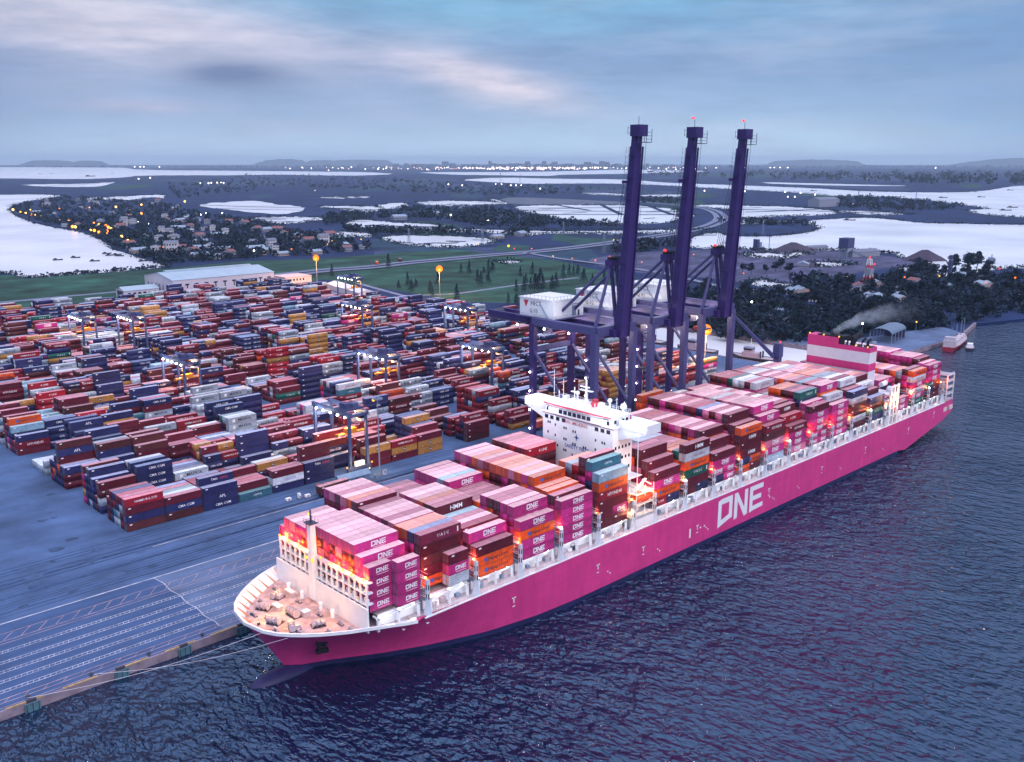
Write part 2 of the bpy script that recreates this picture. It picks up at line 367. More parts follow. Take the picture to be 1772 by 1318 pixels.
def pix(pts, z=2.0): return [G(x, y, z) for x, y in pts]
def sm(pts, k=2):
    """round the corners of a closed outline"""
    for _ in range(k):
        q = []
        for i, p in enumerate(pts):
            n = pts[(i+1) % len(pts)]
            q += [(p[0]*.78+n[0]*.22, p[1]*.78+n[1]*.22), (p[0]*.22+n[0]*.78, p[1]*.22+n[1]*.78)]
        pts = q
    return pts
sheet('meadow', pix([(-500, 540), (-300, 478), (25, 476), (45, 482), (293, 464), (420, 452), (560, 447), (700, 436), (790, 432), (860, 440), (960, 450), (1050, 470), (1130, 490), (1180, 560), (1060, 545), (930, 525), (800, 522), (700, 505), (560, 483), (480, 497), (300, 505), (200, 520), (0, 545)]), 1.98, M_GRASS)
sheet('sand_flat', sm(pix([(1010, 447), (1110, 436), (1240, 431), (1460, 434), (1560, 446), (1640, 458), (1500, 466), (1440, 488), (1400, 505), (1330, 500), (1255, 482), (1120, 474), (1040, 462)])), 1.99, M_SAND)
sheet('salt_flat', sm(pix([(885, 340), (1090, 349), (1080, 354), (880, 354), (860, 346)])), 1.97, mat('dry_flat', (0.10, 0.12, 0.17), 0.95, noise=.2, scale=.02))
river_left = [(-500, 474), (0, 474), (13, 472), (25, 475), (45, 481), (130, 475), (230, 467.5), (292, 462), (275, 456), (250, 449), (215, 437), (196, 431), (180, 419), (160, 408), (140, 401), (100, 395), (60, 386), (28, 374), (15, 364), (18, 355), (35, 351), (60, 346), (115, 338), (60, 336), (0, 337), (-500, 338)]
POLY = {
 'river': [river_left,
  [(1186, 428), (1192, 412), (1235, 401), (1268, 409), (1340, 409), (1402, 402), (1420, 394), (1396, 385), (1402, 381), (1490, 376), (1525, 378), (1600, 386), (1772, 389), (2050, 392), (2050, 482), (1772, 462), (1700, 469), (1650, 484), (1600, 478), (1618, 462), (1600, 455), (1562, 447), (1546, 438), (1500, 436), (1465, 432), (1420, 434), (1350, 433), (1290, 431), (1240, 431)],
  [(1090, 310), (1150, 316), (1270, 320), (1400, 325), (1500, 331), (1600, 333), (1690, 332), (1772, 319), (2050, 314), (2050, 379), (1772, 376), (1700, 371), (1668, 363), (1712, 361), (1668, 354), (1600, 345), (1510, 339), (1440, 339), (1400, 334), (1250, 326), (1105, 318), (1000, 317), (910, 318), (850, 315), (790, 311), (870, 306.5), (960, 309)],
  [(-500, 290), (205, 288.5), (240, 294), (450, 295.5), (640, 297.5), (690, 301), (600, 304), (480, 301.5), (420, 303), (240, 303), (215, 307), (130, 310), (0, 308), (-500, 309)],
  [(710, 297.5), (860, 297.5), (960, 296.5), (1090, 292.5), (1250, 296), (1100, 300), (970, 302), (950, 304.5), (865, 303), (780, 302)],
  [(1310, 314.5), (1450, 318), (1600, 322), (1450, 321), (1340, 318)]],
 'pond': [[(590, 387), (625, 379), (680, 385), (760, 388), (780, 396), (745, 397), (720, 396), (625, 395)],
  [(750, 394), (850, 397), (960, 400), (1090, 399), (1235, 396), (1150, 403), (1075, 405), (960, 403), (910, 408), (850, 402), (760, 400)],
  [(560, 403), (590, 401), (648, 404), (645, 411), (600, 409)], [(652, 412), (680, 407), (780, 408), (840, 412), (866, 418), (820, 426), (780, 429), (700, 424)],
  [(430, 376), (480, 375), (568, 376), (525, 385), (480, 388)], [(545, 357), (600, 356), (660, 357), (655, 367), (620, 365), (590, 362)],
  [(650, 355), (680, 351), (708, 352), (700, 359), (660, 361)], [(715, 349), (780, 347), (870, 350), (875, 354), (740, 356)],
  [(140, 343), (205, 340), (288, 336), (287, 344), (255, 341), (235, 346), (180, 346)], [(30, 319), (150, 318), (205, 314), (185, 320), (155, 324), (60, 322)],
  [(880, 357), (960, 354.5), (1090, 354), (1175, 362), (1170, 385), (1100, 388), (1065, 387), (975, 379), (920, 369)],
  [(1197, 356), (1230, 354), (1370, 357.5), (1450, 365), (1440, 372), (1380, 373), (1280, 377), (1275, 366), (1255, 361)],
  [(1190, 370), (1206, 373), (1190, 378)], [(1105, 337), (1180, 336), (1190, 340), (1110, 340)], [(1000, 333), (1060, 334), (1090, 338), (1030, 337)],
  [(1276, 440), (1330, 437), (1362, 442), (1372, 436), (1405, 440), (1360, 447), (1310, 446)], [(1400, 454), (1430, 453.5), (1478, 457), (1430, 462), (1408, 461)],
  [(1292, 490), (1320, 483), (1340, 490), (1378, 492), (1370, 498), (1320, 497)], [(1286, 505), (1310, 505), (1325, 508), (1310, 512)],
  [(1274, 390), (1284, 379), (1310, 380), (1390, 383), (1320, 386)], [(855, 453), (885, 451), (902, 453), (880, 457)], [(1550, 466), (1575, 462), (1602, 466), (1570, 474)],
  [(1440, 364), (1500, 365), (1580, 371), (1500, 372)], [(845, 344), (860, 345), (880, 353), (868, 354)], [(550, 341), (640, 340), (640, 342), (560, 343)]]}
def ragged(pts, seed, amp):
    rr = random.Random(seed); out = []
    pts = sm(pts, 1)
    for k, p in enumerate(pts):
        q = pts[(k+1) % len(pts)]; n = max(1, int(math.hypot((q[0]-p[0])*.5, (q[1]-p[1])*2.5)/3.5)) if abs(p[0]) < 2500 else 1
        for s in range(n):
            t = s/n; w_ = 1 if s else .4; e = (.6 if p[1] > 340 else .22)*amp
            out.append(G(p[0]+(q[0]-p[0])*t+rr.uniform(-6, 6)*w_*amp, p[1]+(q[1]-p[1])*t+rr.uniform(-2.0, 2.0)*w_*e))
    return out
i = 0
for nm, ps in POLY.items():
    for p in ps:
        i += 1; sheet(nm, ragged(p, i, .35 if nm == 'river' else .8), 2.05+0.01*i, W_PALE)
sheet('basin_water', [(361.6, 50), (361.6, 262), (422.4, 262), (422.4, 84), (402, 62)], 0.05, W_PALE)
# raised dykes crossing the pans, one sheet of low banks
b = MB()
def ribbon(pts, wd, z, m, mb=None):
    mb = mb or b
    for k in range(len(pts)-1):
        p, q = Vector(pts[k]), Vector(pts[k+1]); d = (q-p); 
        if d.length < 1e-6: continue
        n = Vector((-d.y, d.x)).normalized()*wd/2
        mb.add([(p.x-n.x, p.y-n.y, z), (q.x-n.x, q.y-n.y, z), (q.x+n.x, q.y+n.y, z), (p.x+n.x, p.y+n.y, z)], [(0, 1, 2, 3)], m)
for a, c in (((885, 360), (1175, 358.5)), ((900, 364.5), (1175, 366)), ((930, 371), (1172, 371.5)), ((960, 354), (1020, 364)), ((1040, 354), (1075, 371)), ((1120, 355), (1165, 372)),
             ((350, 355), (530, 360)), ((380, 361), (530, 364)), ((1210, 360), (1440, 366)), ((1290, 367), (1420, 362)), ((640, 390), (760, 393)), ((560, 360), (660, 363))):
    ribbon([G(*a), G((a[0]+c[0])/2, (a[1]+c[1])/2+.3), G(*c)], 13.0, 2.75, M_LAND)
dr = random.Random(19)
for p in POLY['pond']:
    xs_, ys_ = [q[0] for q in p], [q[1] for q in p]
    if max(ys_) > 434 or max(xs_)-min(xs_) < 60: continue
    for k in range(int((max(xs_)-min(xs_))/22)):
        x, y = dr.uniform(min(xs_), max(xs_)), dr.uniform(min(ys_), max(ys_)); l = dr.uniform(8, 45); e = dr.uniform(-1.2, 1.2)
        ribbon([G(x-l, y-e), G(x-l*.3, y+dr.uniform(-.4, .4)), G(x+l*.4, y+dr.uniform(-.4, .4)), G(x+l, y+e)], dr.uniform(3, 11), 2.7+.002*k, M_LAND)
o = b.build('dyke'); o['kind'] = 'structure'
# patchwork of fields and rough ground
FM = [mat('field_dark', (.004, .016, .062), .95, noise=.4, scale=.02), mat('field_teal', (.012, .045, .085), .95, noise=.4, scale=.02), mat('field_grey', (.030, .048, .115), .95, noise=.4, scale=.02), mat('field_green', (.012, .055, .052), .95, noise=.5, scale=.03)]
FP = []
for k in range(150):
    y = 298+150*dr.random()**1.3; x = dr.uniform(-60, 1800)
    if y > 345 and (x < 660 or x > 1190): continue
    l = dr.uniform(15, 80); h = (y-286)*dr.uniform(.03, .09); t = dr.uniform(-.06, .06)
    g = sheet('field', [G(x+a*l+dr.uniform(-4, 4), y+b_*h+a*l*t) for a, b_ in ((-1, -1), (-.2, -1.3), (.7, -.9), (1, .1), (.6, 1), (-.4, 1.2), (-1.1, .5))], 1.945+.0002*k, FM[dr.choice([0, 0, 1, 1, 2, 3])])
sp = [(345, 353), (420, 347.5), (450, 348), (480, 354), (530, 358), (525, 366), (480, 371), (430, 367), (400, 363), (350, 358)]
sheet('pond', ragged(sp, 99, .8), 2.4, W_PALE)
# dual carriageway curving away through the marsh
rd = [(300, 492), (400, 484), (470, 479), (560, 469), (640, 463), (700, 456), (770, 449.5), (850, 442), (900, 438.5), (1000, 428), (1090, 415.5), (1150, 407), (1195, 399), (1230, 390), (1247, 380), (1243, 370), (1225, 362), (1195, 357), (1150, 353), (1080, 347)]
c = [Vector(G(*p)) for p in rd]
cs = []
for k in range(len(c)-1):
    p0, p1, p2, p3 = c[max(k-1, 0)], c[k], c[k+1], c[min(k+2, len(c)-1)]
    for s in range(8):
        t = s/8; cs.append(0.5*((2*p1)+(p2-p0)*t+(2*p0-5*p1+4*p2-p3)*t*t+(3*p1-p0-3*p2+p3)*t**3))
def offs(pts, d):
    out = []
    for k in range(len(pts)):
        t = pts[min(k+1, len(pts)-1)]-pts[max(k-1, 0)]; n = Vector((-t.y, t.x)).normalized(); out.append(pts[k]+n*d)
    return out
b = MB()
def road(pts, wd, z=2.9):
    l, r = offs(pts, wd/2), offs(pts, -wd/2)
    for k in range(len(pts)-1):
        b.add([(*r[k], z), (*r[k+1], z), (*l[k+1], z), (*l[k], z)], [(0, 1, 2, 3)], M_ROAD)
    for off in (wd/2-.8, -wd/2+.8):
        q = offs(pts, off)
        ribbon([(p.x, p.y) for p in q], .5, z+.01, M_LINE)
road(offs(cs, 9), 11); road(offs(cs, -9), 11)
ap = [Vector(G(*p)) for p in ((905, 437), (960, 447), (1060, 460), (1150, 474), (1260, 500), (1400, 508), (1440, 500))]
road(ap, 8); road([Vector(G(*p)) for p in ((620, 490), (700, 512), (790, 508), (900, 492), (1000, 480))], 5, 2.03)
road([Vector(G(*p)) for p in ((-200, 548), (0, 523), (120, 512), (230, 502), (300, 498))], 7, 2.03)
o = b.build('road'); o['kind'] = 'structure'
# far hills on the horizon
b = MB()
def hill(px, wpx, hpx, D=34000):
    wpx *= 1.5
    mid = CAM[2]+10
    v0 = Vector(G(px, 290, 0)); dirv = (v0-Vector(CAM[:2])).normalized(); c0 = Vector(CAM[:2])+dirv*D; sd_ = Vector((dirv.y, -dirv.x))
    wd = wpx/FPX*D/0.97; hh = .6*hpx/FPX*D
    rr = random.Random(int(px)); n = 22; top = []
    for k in range(n+1):
        t = k/n; top.append(max(0, math.sin(math.pi*t))**1.15*(0.8+.35*rr.random()))
    vs = []; fs = []
    for row, (dd, f) in enumerate(((-1500, 0), (-600, .62), (0, 1), (1200, .5), (2600, 0))):
        for k in range(n+1):
            p = c0 + sd_*(wd*(k/n-.5)) + dirv*(dd+rr.uniform(-60, 60)); vs.append((p.x, p.y, 2+f*(top[k]*hh+mid*min(1, top[k]*1.6))))
    for r_ in range(4):
        for k in range(n): fs.append((r_*(n+1)+k, r_*(n+1)+k+1, (r_+1)*(n+1)+k+1, (r_+1)*(n+1)+k))
    b.add(vs, fs, mat('hill_scrub', (0.03, 0.05, 0.07), 0.95, noise=.2, scale=.002))
for px, wd, h in ((88, 60, 4), (155, 40, 3), (492, 70, 7), (560, 50, 5), (620, 85, 6.5), (655, 40, 5), (1405, 100, 6), (1370, 60, 4), (1450, 60, 4), (1790, 160, 9)): hill(px, wd, h)
o = b.build('hills'); o['kind'] = 'structure'

# ------------------------------------------------------------------ the container ship
M_HULL = mat('magenta_hull_paint', (0.68, 0.052, 0.245), 0.42, noise=0.09, scale=0.12)
M_BOOT = mat('boot_top_paint', (0.020, 0.020, 0.085), 0.5, noise=0.25, scale=0.3)
M_DECK = mat('ship_deck_paint', (0.42, 0.36, 0.40), 0.6, noise=0.15, scale=0.4)
M_FDECK = mat('foredeck_glow_paint', (0.62, 0.43, 0.43), 0.6, noise=0.15, scale=0.4)  # deck paint made lighter and pinker to carry lamp glow
def wear(m, sc3, lo, hi, seam=None):
    t = m.node_tree; p = t.nodes['Principled BSDF']; src = p.inputs['Base Color'].links[0].from_socket
    tc = t.nodes.new('ShaderNodeTexCoord'); mp = t.nodes.new('ShaderNodeMapping'); mp.inputs['Scale'].default_value = sc3; t.links.new(tc.outputs['Object'], mp.inputs[0])
    n = t.nodes.new('ShaderNodeTexNoise'); n.inputs['Scale'].default_value = 1.0; n.inputs['Detail'].default_value = 5; t.links.new(mp.outputs[0], n.inputs['Vector'])
    r = t.nodes.new('ShaderNodeMapRange'); r.inputs[1].default_value = .35; r.inputs[2].default_value = .68; r.inputs[3].default_value = lo; r.inputs[4].default_value = hi; t.links.new(n.outputs[0], r.inputs[0])
    x = t.nodes.new('ShaderNodeMix'); x.data_type = 'RGBA'; x.blend_type = 'MULTIPLY'; x.inputs[0].default_value = 1; t.links.new(src, x.inputs[6]); t.links.new(r.outputs[0], x.inputs[7]); out = x.outputs[2]
    if seam:
        m2 = t.nodes.new('ShaderNodeMapping'); m2.inputs['Rotation'].default_value = (R(90), 0, 0); t.links.new(tc.outputs['Object'], m2.inputs[0])
        k = t.nodes.new('ShaderNodeTexBrick'); k.inputs['Scale'].default_value = 1.0; k.inputs['Brick Width'].default_value = seam[0]; k.inputs['Row Height'].default_value = seam[1]; k.inputs['Mortar Size'].default_value = .05; k.inputs['Mortar Smooth'].default_value = .6
        k.inputs['Color1'].default_value = (1, 1, 1, 1); k.inputs['Color2'].default_value = (.94, .94, .94, 1); k.inputs['Mortar'].default_value = (.80, .80, .80, 1); t.links.new(m2.outputs[0], k.inputs['Vector'])
        y = t.nodes.new('ShaderNodeMix'); y.data_type = 'RGBA'; y.blend_type = 'MULTIPLY'; y.inputs[0].default_value = 1; t.links.new(out, y.inputs[6]); t.links.new(k.outputs['Color'], y.inputs[7]); out = y.outputs[2]
    t.links.new(out, p.inputs['Base Color'])
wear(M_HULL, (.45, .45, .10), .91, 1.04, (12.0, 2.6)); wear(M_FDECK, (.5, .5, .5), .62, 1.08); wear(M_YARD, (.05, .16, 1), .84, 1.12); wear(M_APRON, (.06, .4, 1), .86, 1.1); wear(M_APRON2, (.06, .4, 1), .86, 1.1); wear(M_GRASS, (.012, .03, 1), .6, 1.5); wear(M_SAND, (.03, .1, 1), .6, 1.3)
YC, HB, ZD = 23.3, 23.3, 13.7
ship = tag(empty('container_ship', (0, 0, 0)), 'long magenta container ship moored along the quay, stacked with containers', 'container ship')
def interp(tab, x):
    if x <= tab[0][0]: return tab[0][1]
    for (a, fa), (c_, fc) in zip(tab, tab[1:]):
        if x <= c_:
            t = (x-a)/(c_-a); return fa+(fc-fa)*t
    return tab[-1][1]
def smooth(t): t = min(1, max(0, t)); return t*t*(3-2*t)
RIM = [(-19.5, 0), (-19.2, 3.6), (-18.2, 7.2), (-16.4, 10.3), (-13.5, 13.5), (-9.3, 16.9), (-4, 20.1), (1, 22.2), (6, 23.0), (12, 23.3)]
WLB = [(-9.6, 0), (-8.5, 1.0), (0, 4.8), (10, 10.4), (20, 14.9), (35, 20.0), (50, 22.5), (64, 23.3), (240, 23.3), (265, 22.6), (290, 16), (306, 9)]
zs = [-0.8, 0.0, 1.4, 3.2, 5.5, 8, 10.5, 12.6, ZD]
NST = 70
us = [(k/NST)**1.35 for k in range(NST+1)]
def hull_pt(u, z, rim=False):
    """u runs from the stem (0) to the transom (1)"""
    if rim:
        x = -19.5 + u*(309+19.5); hb = interp(RIM, x)
        return x, hb
    t = min(1, max(0, z/15.7)); f = t**1.7
    xs = -9.6 - 9.9*(t**1.15); x = xs + u*(309-xs)
    xw = -9.6 + u*(309+9.6); xr = -19.5 + u*(309+19.5)
    hb = interp(WLB, xw)*(1-f) + interp(RIM, xr)*f
    zb = 0 if x < 258 else (x-258)/48*7.5                       # counter rising to the transom
    if x > 100: hb = 23.3 if z >= zb-0.4 else interp(WLB, x)*(0.55+.45*max(0, z)/max(zb, .1))
    if x > 292 and z >= zb-.4: hb -= 1.3*smooth((x-292)/17)**2
    return x, hb
def rim_z(x): return ZD + 2.0*smooth((14-x)/15.0)
for_side = []
b = MB()
for side in (-1, 1):
    grid = []
    for u in us:
        col = []
        xq = hull_pt(u, 6)[0]; zq = 0 if xq < 258 else (xq-258)/48*7.5
        for j, z in enumerate(zs):
            if xq >= 258: z = (-.8, zq-.03)[j] if j < 2 else zq+(ZD-zq)*(j-2)/6
            x, hb = hull_pt(u, z)
            if xq >= 258:
                hb = 23.3-1.3*smooth((xq-292)/17)**2 if j >= 2 else interp(WLB, xq)*(.55 if j == 0 else .93)
            col.append((x, YC+side*hb, z))
        x, hb = hull_pt(u, 0, True); rz = rim_z(x)
        if rz > ZD+.05:
            for f in (.33, .66, 1.0):
                xx, h2 = hull_pt(u, ZD); col.append((xx+(x-xx)*f, YC+side*(h2+(hb-h2)*f), ZD+(rz-ZD)*f))
        else:
            for f in (.33, .66, 1.0): xx, h2 = hull_pt(u, ZD); col.append((xx, YC+side*h2, ZD+.02*f))
        grid.append(col)
    nz = len(grid[0]); o0 = len(b.v); b.v += [p for c_ in grid for p in c_]
    for k in range(NST):
        for j in range(nz-1):
            f = [o0+k*nz+j, o0+(k+1)*nz+j, o0+(k+1)*nz+j+1, o0+k*nz+j+1]
            b.f.append(f if side < 0 else f[::-1]); b.m.append(b.mi(M_BOOT if zs[min(j, 8)] < 1.3 else M_HULL))
    tr = grid[-1]; for_side.append(tr)
    if side < 0: rimline = [c_[-1] for c_ in grid]; ring = [c_[8] for c_ in grid]
    else: rimfar = [c_[-1] for c_ in grid]; ringfar = [c_[8] for c_ in grid]
a_, c_ = for_side
for j in range(len(a_)-1): b.add([a_[j], a_[j+1], c_[j+1], c_[j]], [(0, 1, 2, 3)], M_HULL)
for cx, rr, ln in ((-12.5, 3.0, 9.0),):                           # bulb breaking the surface
    b.ball((-10.5, YC-.8, -0.55), 2.7, M_BOOT, 16, 10, (3.5, 1.12, 0.9))
hull = b.build('hull', ship)
for p in hull.data.polygons: p.use_smooth = True
m = hull.modifiers.new('es', 'EDGE_SPLIT'); m.split_angle = R(38)
M_STAY = mat('bulwark_stay_paint', (.62, .30, .16), .6)
# white rim, bulwark inside with stays, decks
b = MB()
n_f = [k for k in range(NST+1) if rimline[k][0] < 11]
for line, rg in ((rimline, ring), (rimfar, ringfar)):
    for k in n_f[:-1]:
        p, q = Vector(line[k]), Vector(line[k+1])
        def inw(v, d): c0 = Vector((max(-6, v.x), YC, v.z)); dv = (c0-v).normalized(); return v+dv*d
        pi, qi = inw(p, .55), inw(q, .55)
        rp, rq = inw(Vector(rg[k]), .5)+Vector((0, 0, .03)), inw(Vector(rg[k+1]), .5)+Vector((0, 0, .03))
        b.add([p+Vector((0, 0, .12)), q+Vector((0, 0, .12)), qi+Vector((0, 0, .12)), pi+Vector((0, 0, .12))], [(0, 1, 2, 3)], WHITE)
        oo = lambda v: v-(inw(v, .09)-v)
        b.add([oo(p)-Vector((0, 0, .5)), oo(q)-Vector((0, 0, .5)), oo(q)+Vector((0, 0, .12)), oo(p)+Vector((0, 0, .12))], [(0, 1, 2, 3)], WHITE)
        b.add([pi+Vector((0, 0, .12)), qi+Vector((0, 0, .12)), rq, rp], [(0, 1, 2, 3)], WHITE)
        m1 = (pi+qi)/2; b.bar(m1-Vector((0, 0, .2)), inw((rp+rq)/2, .5), .12, .6, M_STAY)
b.build('bulwark', ship)
b = MB()
deck = [(x, y) for x, y, z in ring]
dk = [(x, y) for x, y, z in ringfar][::-1]
b.add([(x, y+.1, ZD-.02) for x, y in deck]+[(x, y-.1, ZD-.02) for x, y in dk], [list(range(len(deck)+len(dk)))], M_DECK)
b.build('main_deck', ship)
b = MB()
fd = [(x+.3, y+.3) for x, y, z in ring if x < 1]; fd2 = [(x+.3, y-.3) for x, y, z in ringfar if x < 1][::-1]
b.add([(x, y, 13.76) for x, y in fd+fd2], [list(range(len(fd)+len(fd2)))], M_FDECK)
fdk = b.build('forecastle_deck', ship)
# breakwater and the wind-lashing bridge in front of the first stacks
b = MB()
wall = [(-7.5, 4.5+3.0), (-1.5, 3.4), (3.5, 2.4)]
b.box(-0.5, -0.1, 3.2, 42, 13.8, 19.4, WHITE)
b.build('breakwater', ship)
b = MB()
for zf, h in ((19.6, .35), (22.2, .3), (24.6, .25)): b.box(0.1, 1.9, 4.2, 41.2, zf, zf+h, WHITE)
for k in range(17):
    y = 4.4+k*2.28
    b.box(.2, .55, y-.25, y+.25, 13.8, 24.6, WHITE)
    if k < 16 and k % 3 != 1: b.box(.9, 1.2, y+.25, y+2.03, 19.9, 20.9, WHITE)
    if k < 16: b.box(.9, 1.0, y+.25, y+2.03, 23.6, 24.4, WHITE)
for zf in (25.4, 25.0): b.bar((.15, 4.2, zf), (.15, 41.2, zf), .06, .06, WHITE)
for k in range(31): b.bar((.15, 4.2+k*1.23, 24.8), (.15, 4.2+k*1.23, 25.4), .05, .05, WHITE)
fl = b.build('lashing_bridge', ship)
b = MB()
b.bar((-.2, YC+2, 14.3), (-.2, YC+2, 33.2), 2.0, 1.6, WHITE, 1.5, 1.3)
b.build('foremast', ship)
b = MB()
b.tube((-.2, YC+2, 33.2), (-.2, YC+2, 36.4), .22, DKSTEEL); b.box(-1.3, .9, YC+.6, YC+3.4, 33.2, 33.35, DKSTEEL)
b.bar((-.2, YC+1.2, 35), (-.2, YC+2.8, 35), .15, .15, DKSTEEL)
for y in (YC+.6, YC+2, YC+3.4):
    for x in (-1.3, .9): b.bar((x, y, 33.3), (x, y, 34.3), .06, .06, DKSTEEL)
b.bar((-1.3, YC+.6, 34.3), (-1.3, YC+3.4, 34.3), .06, .06, DKSTEEL)
b.build('mast_platform', ship)
# foredeck gear: windlasses, winches, bollards, mooring bitts
M_GEAR = mat('foredeck_machinery_paint', (0.46, 0.40, 0.46), 0.5, noise=.15)
def winch(x, y, rz, s=1.0):
    b = MB()
    for dy in (-1.4, 0, 1.4): b.tube((0, (dy-.45)*s, 1.2*s), (0, (dy+.45)*s, 1.2*s), .75*s, M_GEAR, n=10)
    for dy in (-2, -.7, .7, 2): b.tube((0, (dy-.08)*s, 1.2*s), (0, (dy+.08)*s, 1.2*s), 1.1*s, M_GEAR, n=12)
    b.box(.8*s, 2.4*s, -1.2*s, 1.0*s, 0, 1.5*s, M_GEAR); b.box(-1*s, 2.6*s, -2.2*s, 2.2*s, 0, .2*s, DKSTEEL)
    o = b.build('winch', ship, (x, y, 13.77)); o.rotation_euler[2] = rz
for x, y, rz, s in ((-13.2, 21.5, .4, .75), (-11.5, 16.5, -.4, .75), (-11.5, 29.5, .5, .75), (-6.5, 13.5, 1.3, .7), (-6, 33, -1.2, .7), (-8, 22, 0, .9)): winch(x, y, rz, s)
for x, y in ((-14.6, 18), (-11.4, 13.4), (-6.5, 9.4), (-2.6, 6.8), (-14.4, 28), (-10, 33), (-4, 37), (-3.5, 18), (-3.5, 27), (-2.5, 11), (-13, 24.5)):
    b = MB()
    for d in (-.5, .5): b.tube((0, d, 0), (0, d, .9), .25, M_GEAR); b.tube((0, d, .9), (0, d, 1.0), .34, M_GEAR)
    b.box(-.4, .4, -1, 1, 0, .12, DKSTEEL)
    b.build('mooring_bitt', ship, (x, y, 13.77))
b = MB()
for k in range(5):
    a = -.8+k*.4; b.tube((-15.6+3*abs(a), YC+a*13, 14.1), (-16.2+3*abs(a), YC+a*14, 14.1), .3, DKSTEEL)
b.build('fairlead', ship)
for a in ((-6.8, -5.2, 19, 20.5, 13.76, 15.1), (-9.5, -8.4, 26, 28.5, 13.76, 14.8), (-3.6, -2.6, 30, 33, 13.76, 15.0)): b = MB(); b.box(*a, M_GEAR); b.box(a[0]-.1, a[1]+.1, a[2]-.1, a[3]+.1, a[5], a[5]+.1, WHITE); b.build('foredeck_locker', ship)
b = MB()
for y in (14, 19, 27, 33): b.tube((-2.5, y, 14.4), (-2.5, y, 15.9), .4, WHITE, n=8); b.ball((-2.5, y, 16.0), .55, WHITE)
b.build('ventilator', ship)
# anchors, hull marks
b = MB()
px_, hb_ = hull_pt(.0275, 9.5)
ax = Vector((px_, YC-hb_, 9.4))
b.bar(ax+Vector((-.9, -.35, 1.5)), ax+Vector((-.35, -.55, -1.6)), .55, .7, BLACK); b.bar(ax+Vector((1.5, -.9, 1.5)), ax+Vector((.5, -.75, -1.6)), .55, .7, BLACK)
b.bar(ax+Vector((-1.2, -.3, -1.6)), ax+Vector((1.5, -1.1, -1.7)), .9, .9, BLACK); b.ball(ax+Vector((0.2, -.3, .2)), 1.0, BLACK, 8, 5, (1, .5, 1))
b.build('anchor', ship)
b = MB()
for x0, x1, qd in [(128.4, 154.0, None)]:
    h = 9.3; s = (x1-x0)/ONE_W
    for q in one_logo(): b.add([(x0+x*s, -.03, 3.2+y*h) for x, y in q], [(0, 1, 2, 3)], WHITE)
b.build('lettering', ship)
b = MB()
def mark(x, z, wd, h): b.box(x, x+wd, -.035, -.02, z, z+h, MARK)
mark(113.6, 4.3, .7, 2.9)
for x, z in ((71.5, 7.2), (91, 6.6), (117, 5.9), (157, 7.8), (192, 7.4), (225, 7.6), (262, 7.9), (40, 8.2), (286, 10.2)):
    mark(x, z+1.2, 1.4, .3); mark(x+.55, z, .3, 1.5); mark(x+.2, z-1, .9, .25)
for x in (76, 98, 122, 160, 176, 206, 240): mark(x, 5.2, .5, .35); mark(x+1, 4.4, .5, .35)
for x in (119, 121, 158): mark(x, 5.9, .6, .5)
b.build('hull_mark', ship)
b = MB()
for y in (YC-17.6, ):
    for k, dx in enumerate((0, 2.6)):
        pass
for x in (7.5, 13.5):
    xx, hb_ = hull_pt((x+20)/329, 9.5); c0 = Vector((xx, YC-hb_-.05, 10)); 
    b.tube(c0+Vector((-.9, .1, 0)), c0+Vector((-.9, -.04, 0)), .55, MARK, n=10); b.tube(c0+Vector((.7, .0, 0)), c0+Vector((.7, -.1, 0)), .55, MARK, n=10)
b.build('thruster_mark', ship)
# bay grid: forward of the bridge, behind it, behind the funnel
PIT = 14.7
BX = [k*PIT+1.3 for k in range(6)] + [97.7+k*PIT+1.3 for k in range(10)] + [252.7+k*PIT+1.3 for k in range(3)]
POSTX = [k*PIT for k in range(1, 7)] + [97.7+k*PIT for k in range(11)] + [252.7+k*PIT for k in range(4)]
M_COL = mat('lashing_column_paint', (.56, .64, .74), .5, noise=.08)
def lash_bridge():
    b = MB()
    for y in (1.2, 45.4):
        b.bar((0, y, ZD), (0, y, 16.2), 1.5, 1.5, M_COL, .7, .8); b.box(-.35, .35, y-.4, y+.4, 16.2, 22.4, M_COL)
        for z in (17.6, 19.9): b.box(-.37, -.35, y-.15, y+.15, z, z+1.3, BLACK); b.box(-.15, .15, y-.42, y-.4, z, z+1.3, BLACK)
    for z in (17.1, 19.6, 22.2): b.box(-.6, .6, 1.8, 44.8, z, z+.18, STEEL)
    for k in range(9):
        y = 3.8+k*4.9; b.box(-.35, .35, y-.2, y+.2, ZD, 22.2, STEEL)
    for z in (18.2, 20.7, 23.3): b.bar((-.6, 1.8, z), (-.6, 44.8, z), .07, .07, WHITE); b.bar((.6, 1.8, z), (.6, 44.8, z), .07, .07, WHITE)
    return b.mesh('lashing_bridge')
lbm = lash_bridge()
for x in POSTX: link('lashing_bridge', lbm, ship, (x, 0, 0))
# side passage: coaming, stanchions under the outer stacks, rails, lockers
b = MB(); 
spans = [(3, 87), (98, 244), (253, 297)]
for x0, x1 in spans: b.box(x0, x1, 4.2, 4.6, ZD, 16.6, WHITE); b.box(x0, x1, 5, 42, 16.2, 16.5, M_DECK); b.box(x0, x1, 42.2, 42.6, ZD, 16.6, WHITE)
b.build('hatch_coaming', ship)
b = MB()
for X in BX:
    for x in (.5, 6.1, 11.7):
        b.box(X+x-.25, X+x+.25, 2.2, 2.8, ZD, 16.9, WHITE); b.box(X+x-.2, X+x+.2, 2.2, 4.4, 16.5, 16.85, WHITE)
    b.box(X, X+12.2, 2.3, 2.6, 16.6, 16.85, WHITE)
b.build('stanchion', ship)['kind'] = 'stuff'
b = MB()
x = 15.0
while x < 306:
    b.bar((x, .25, ZD), (x, .25, ZD+1.25), .07, .07, WHITE); x += 1.75
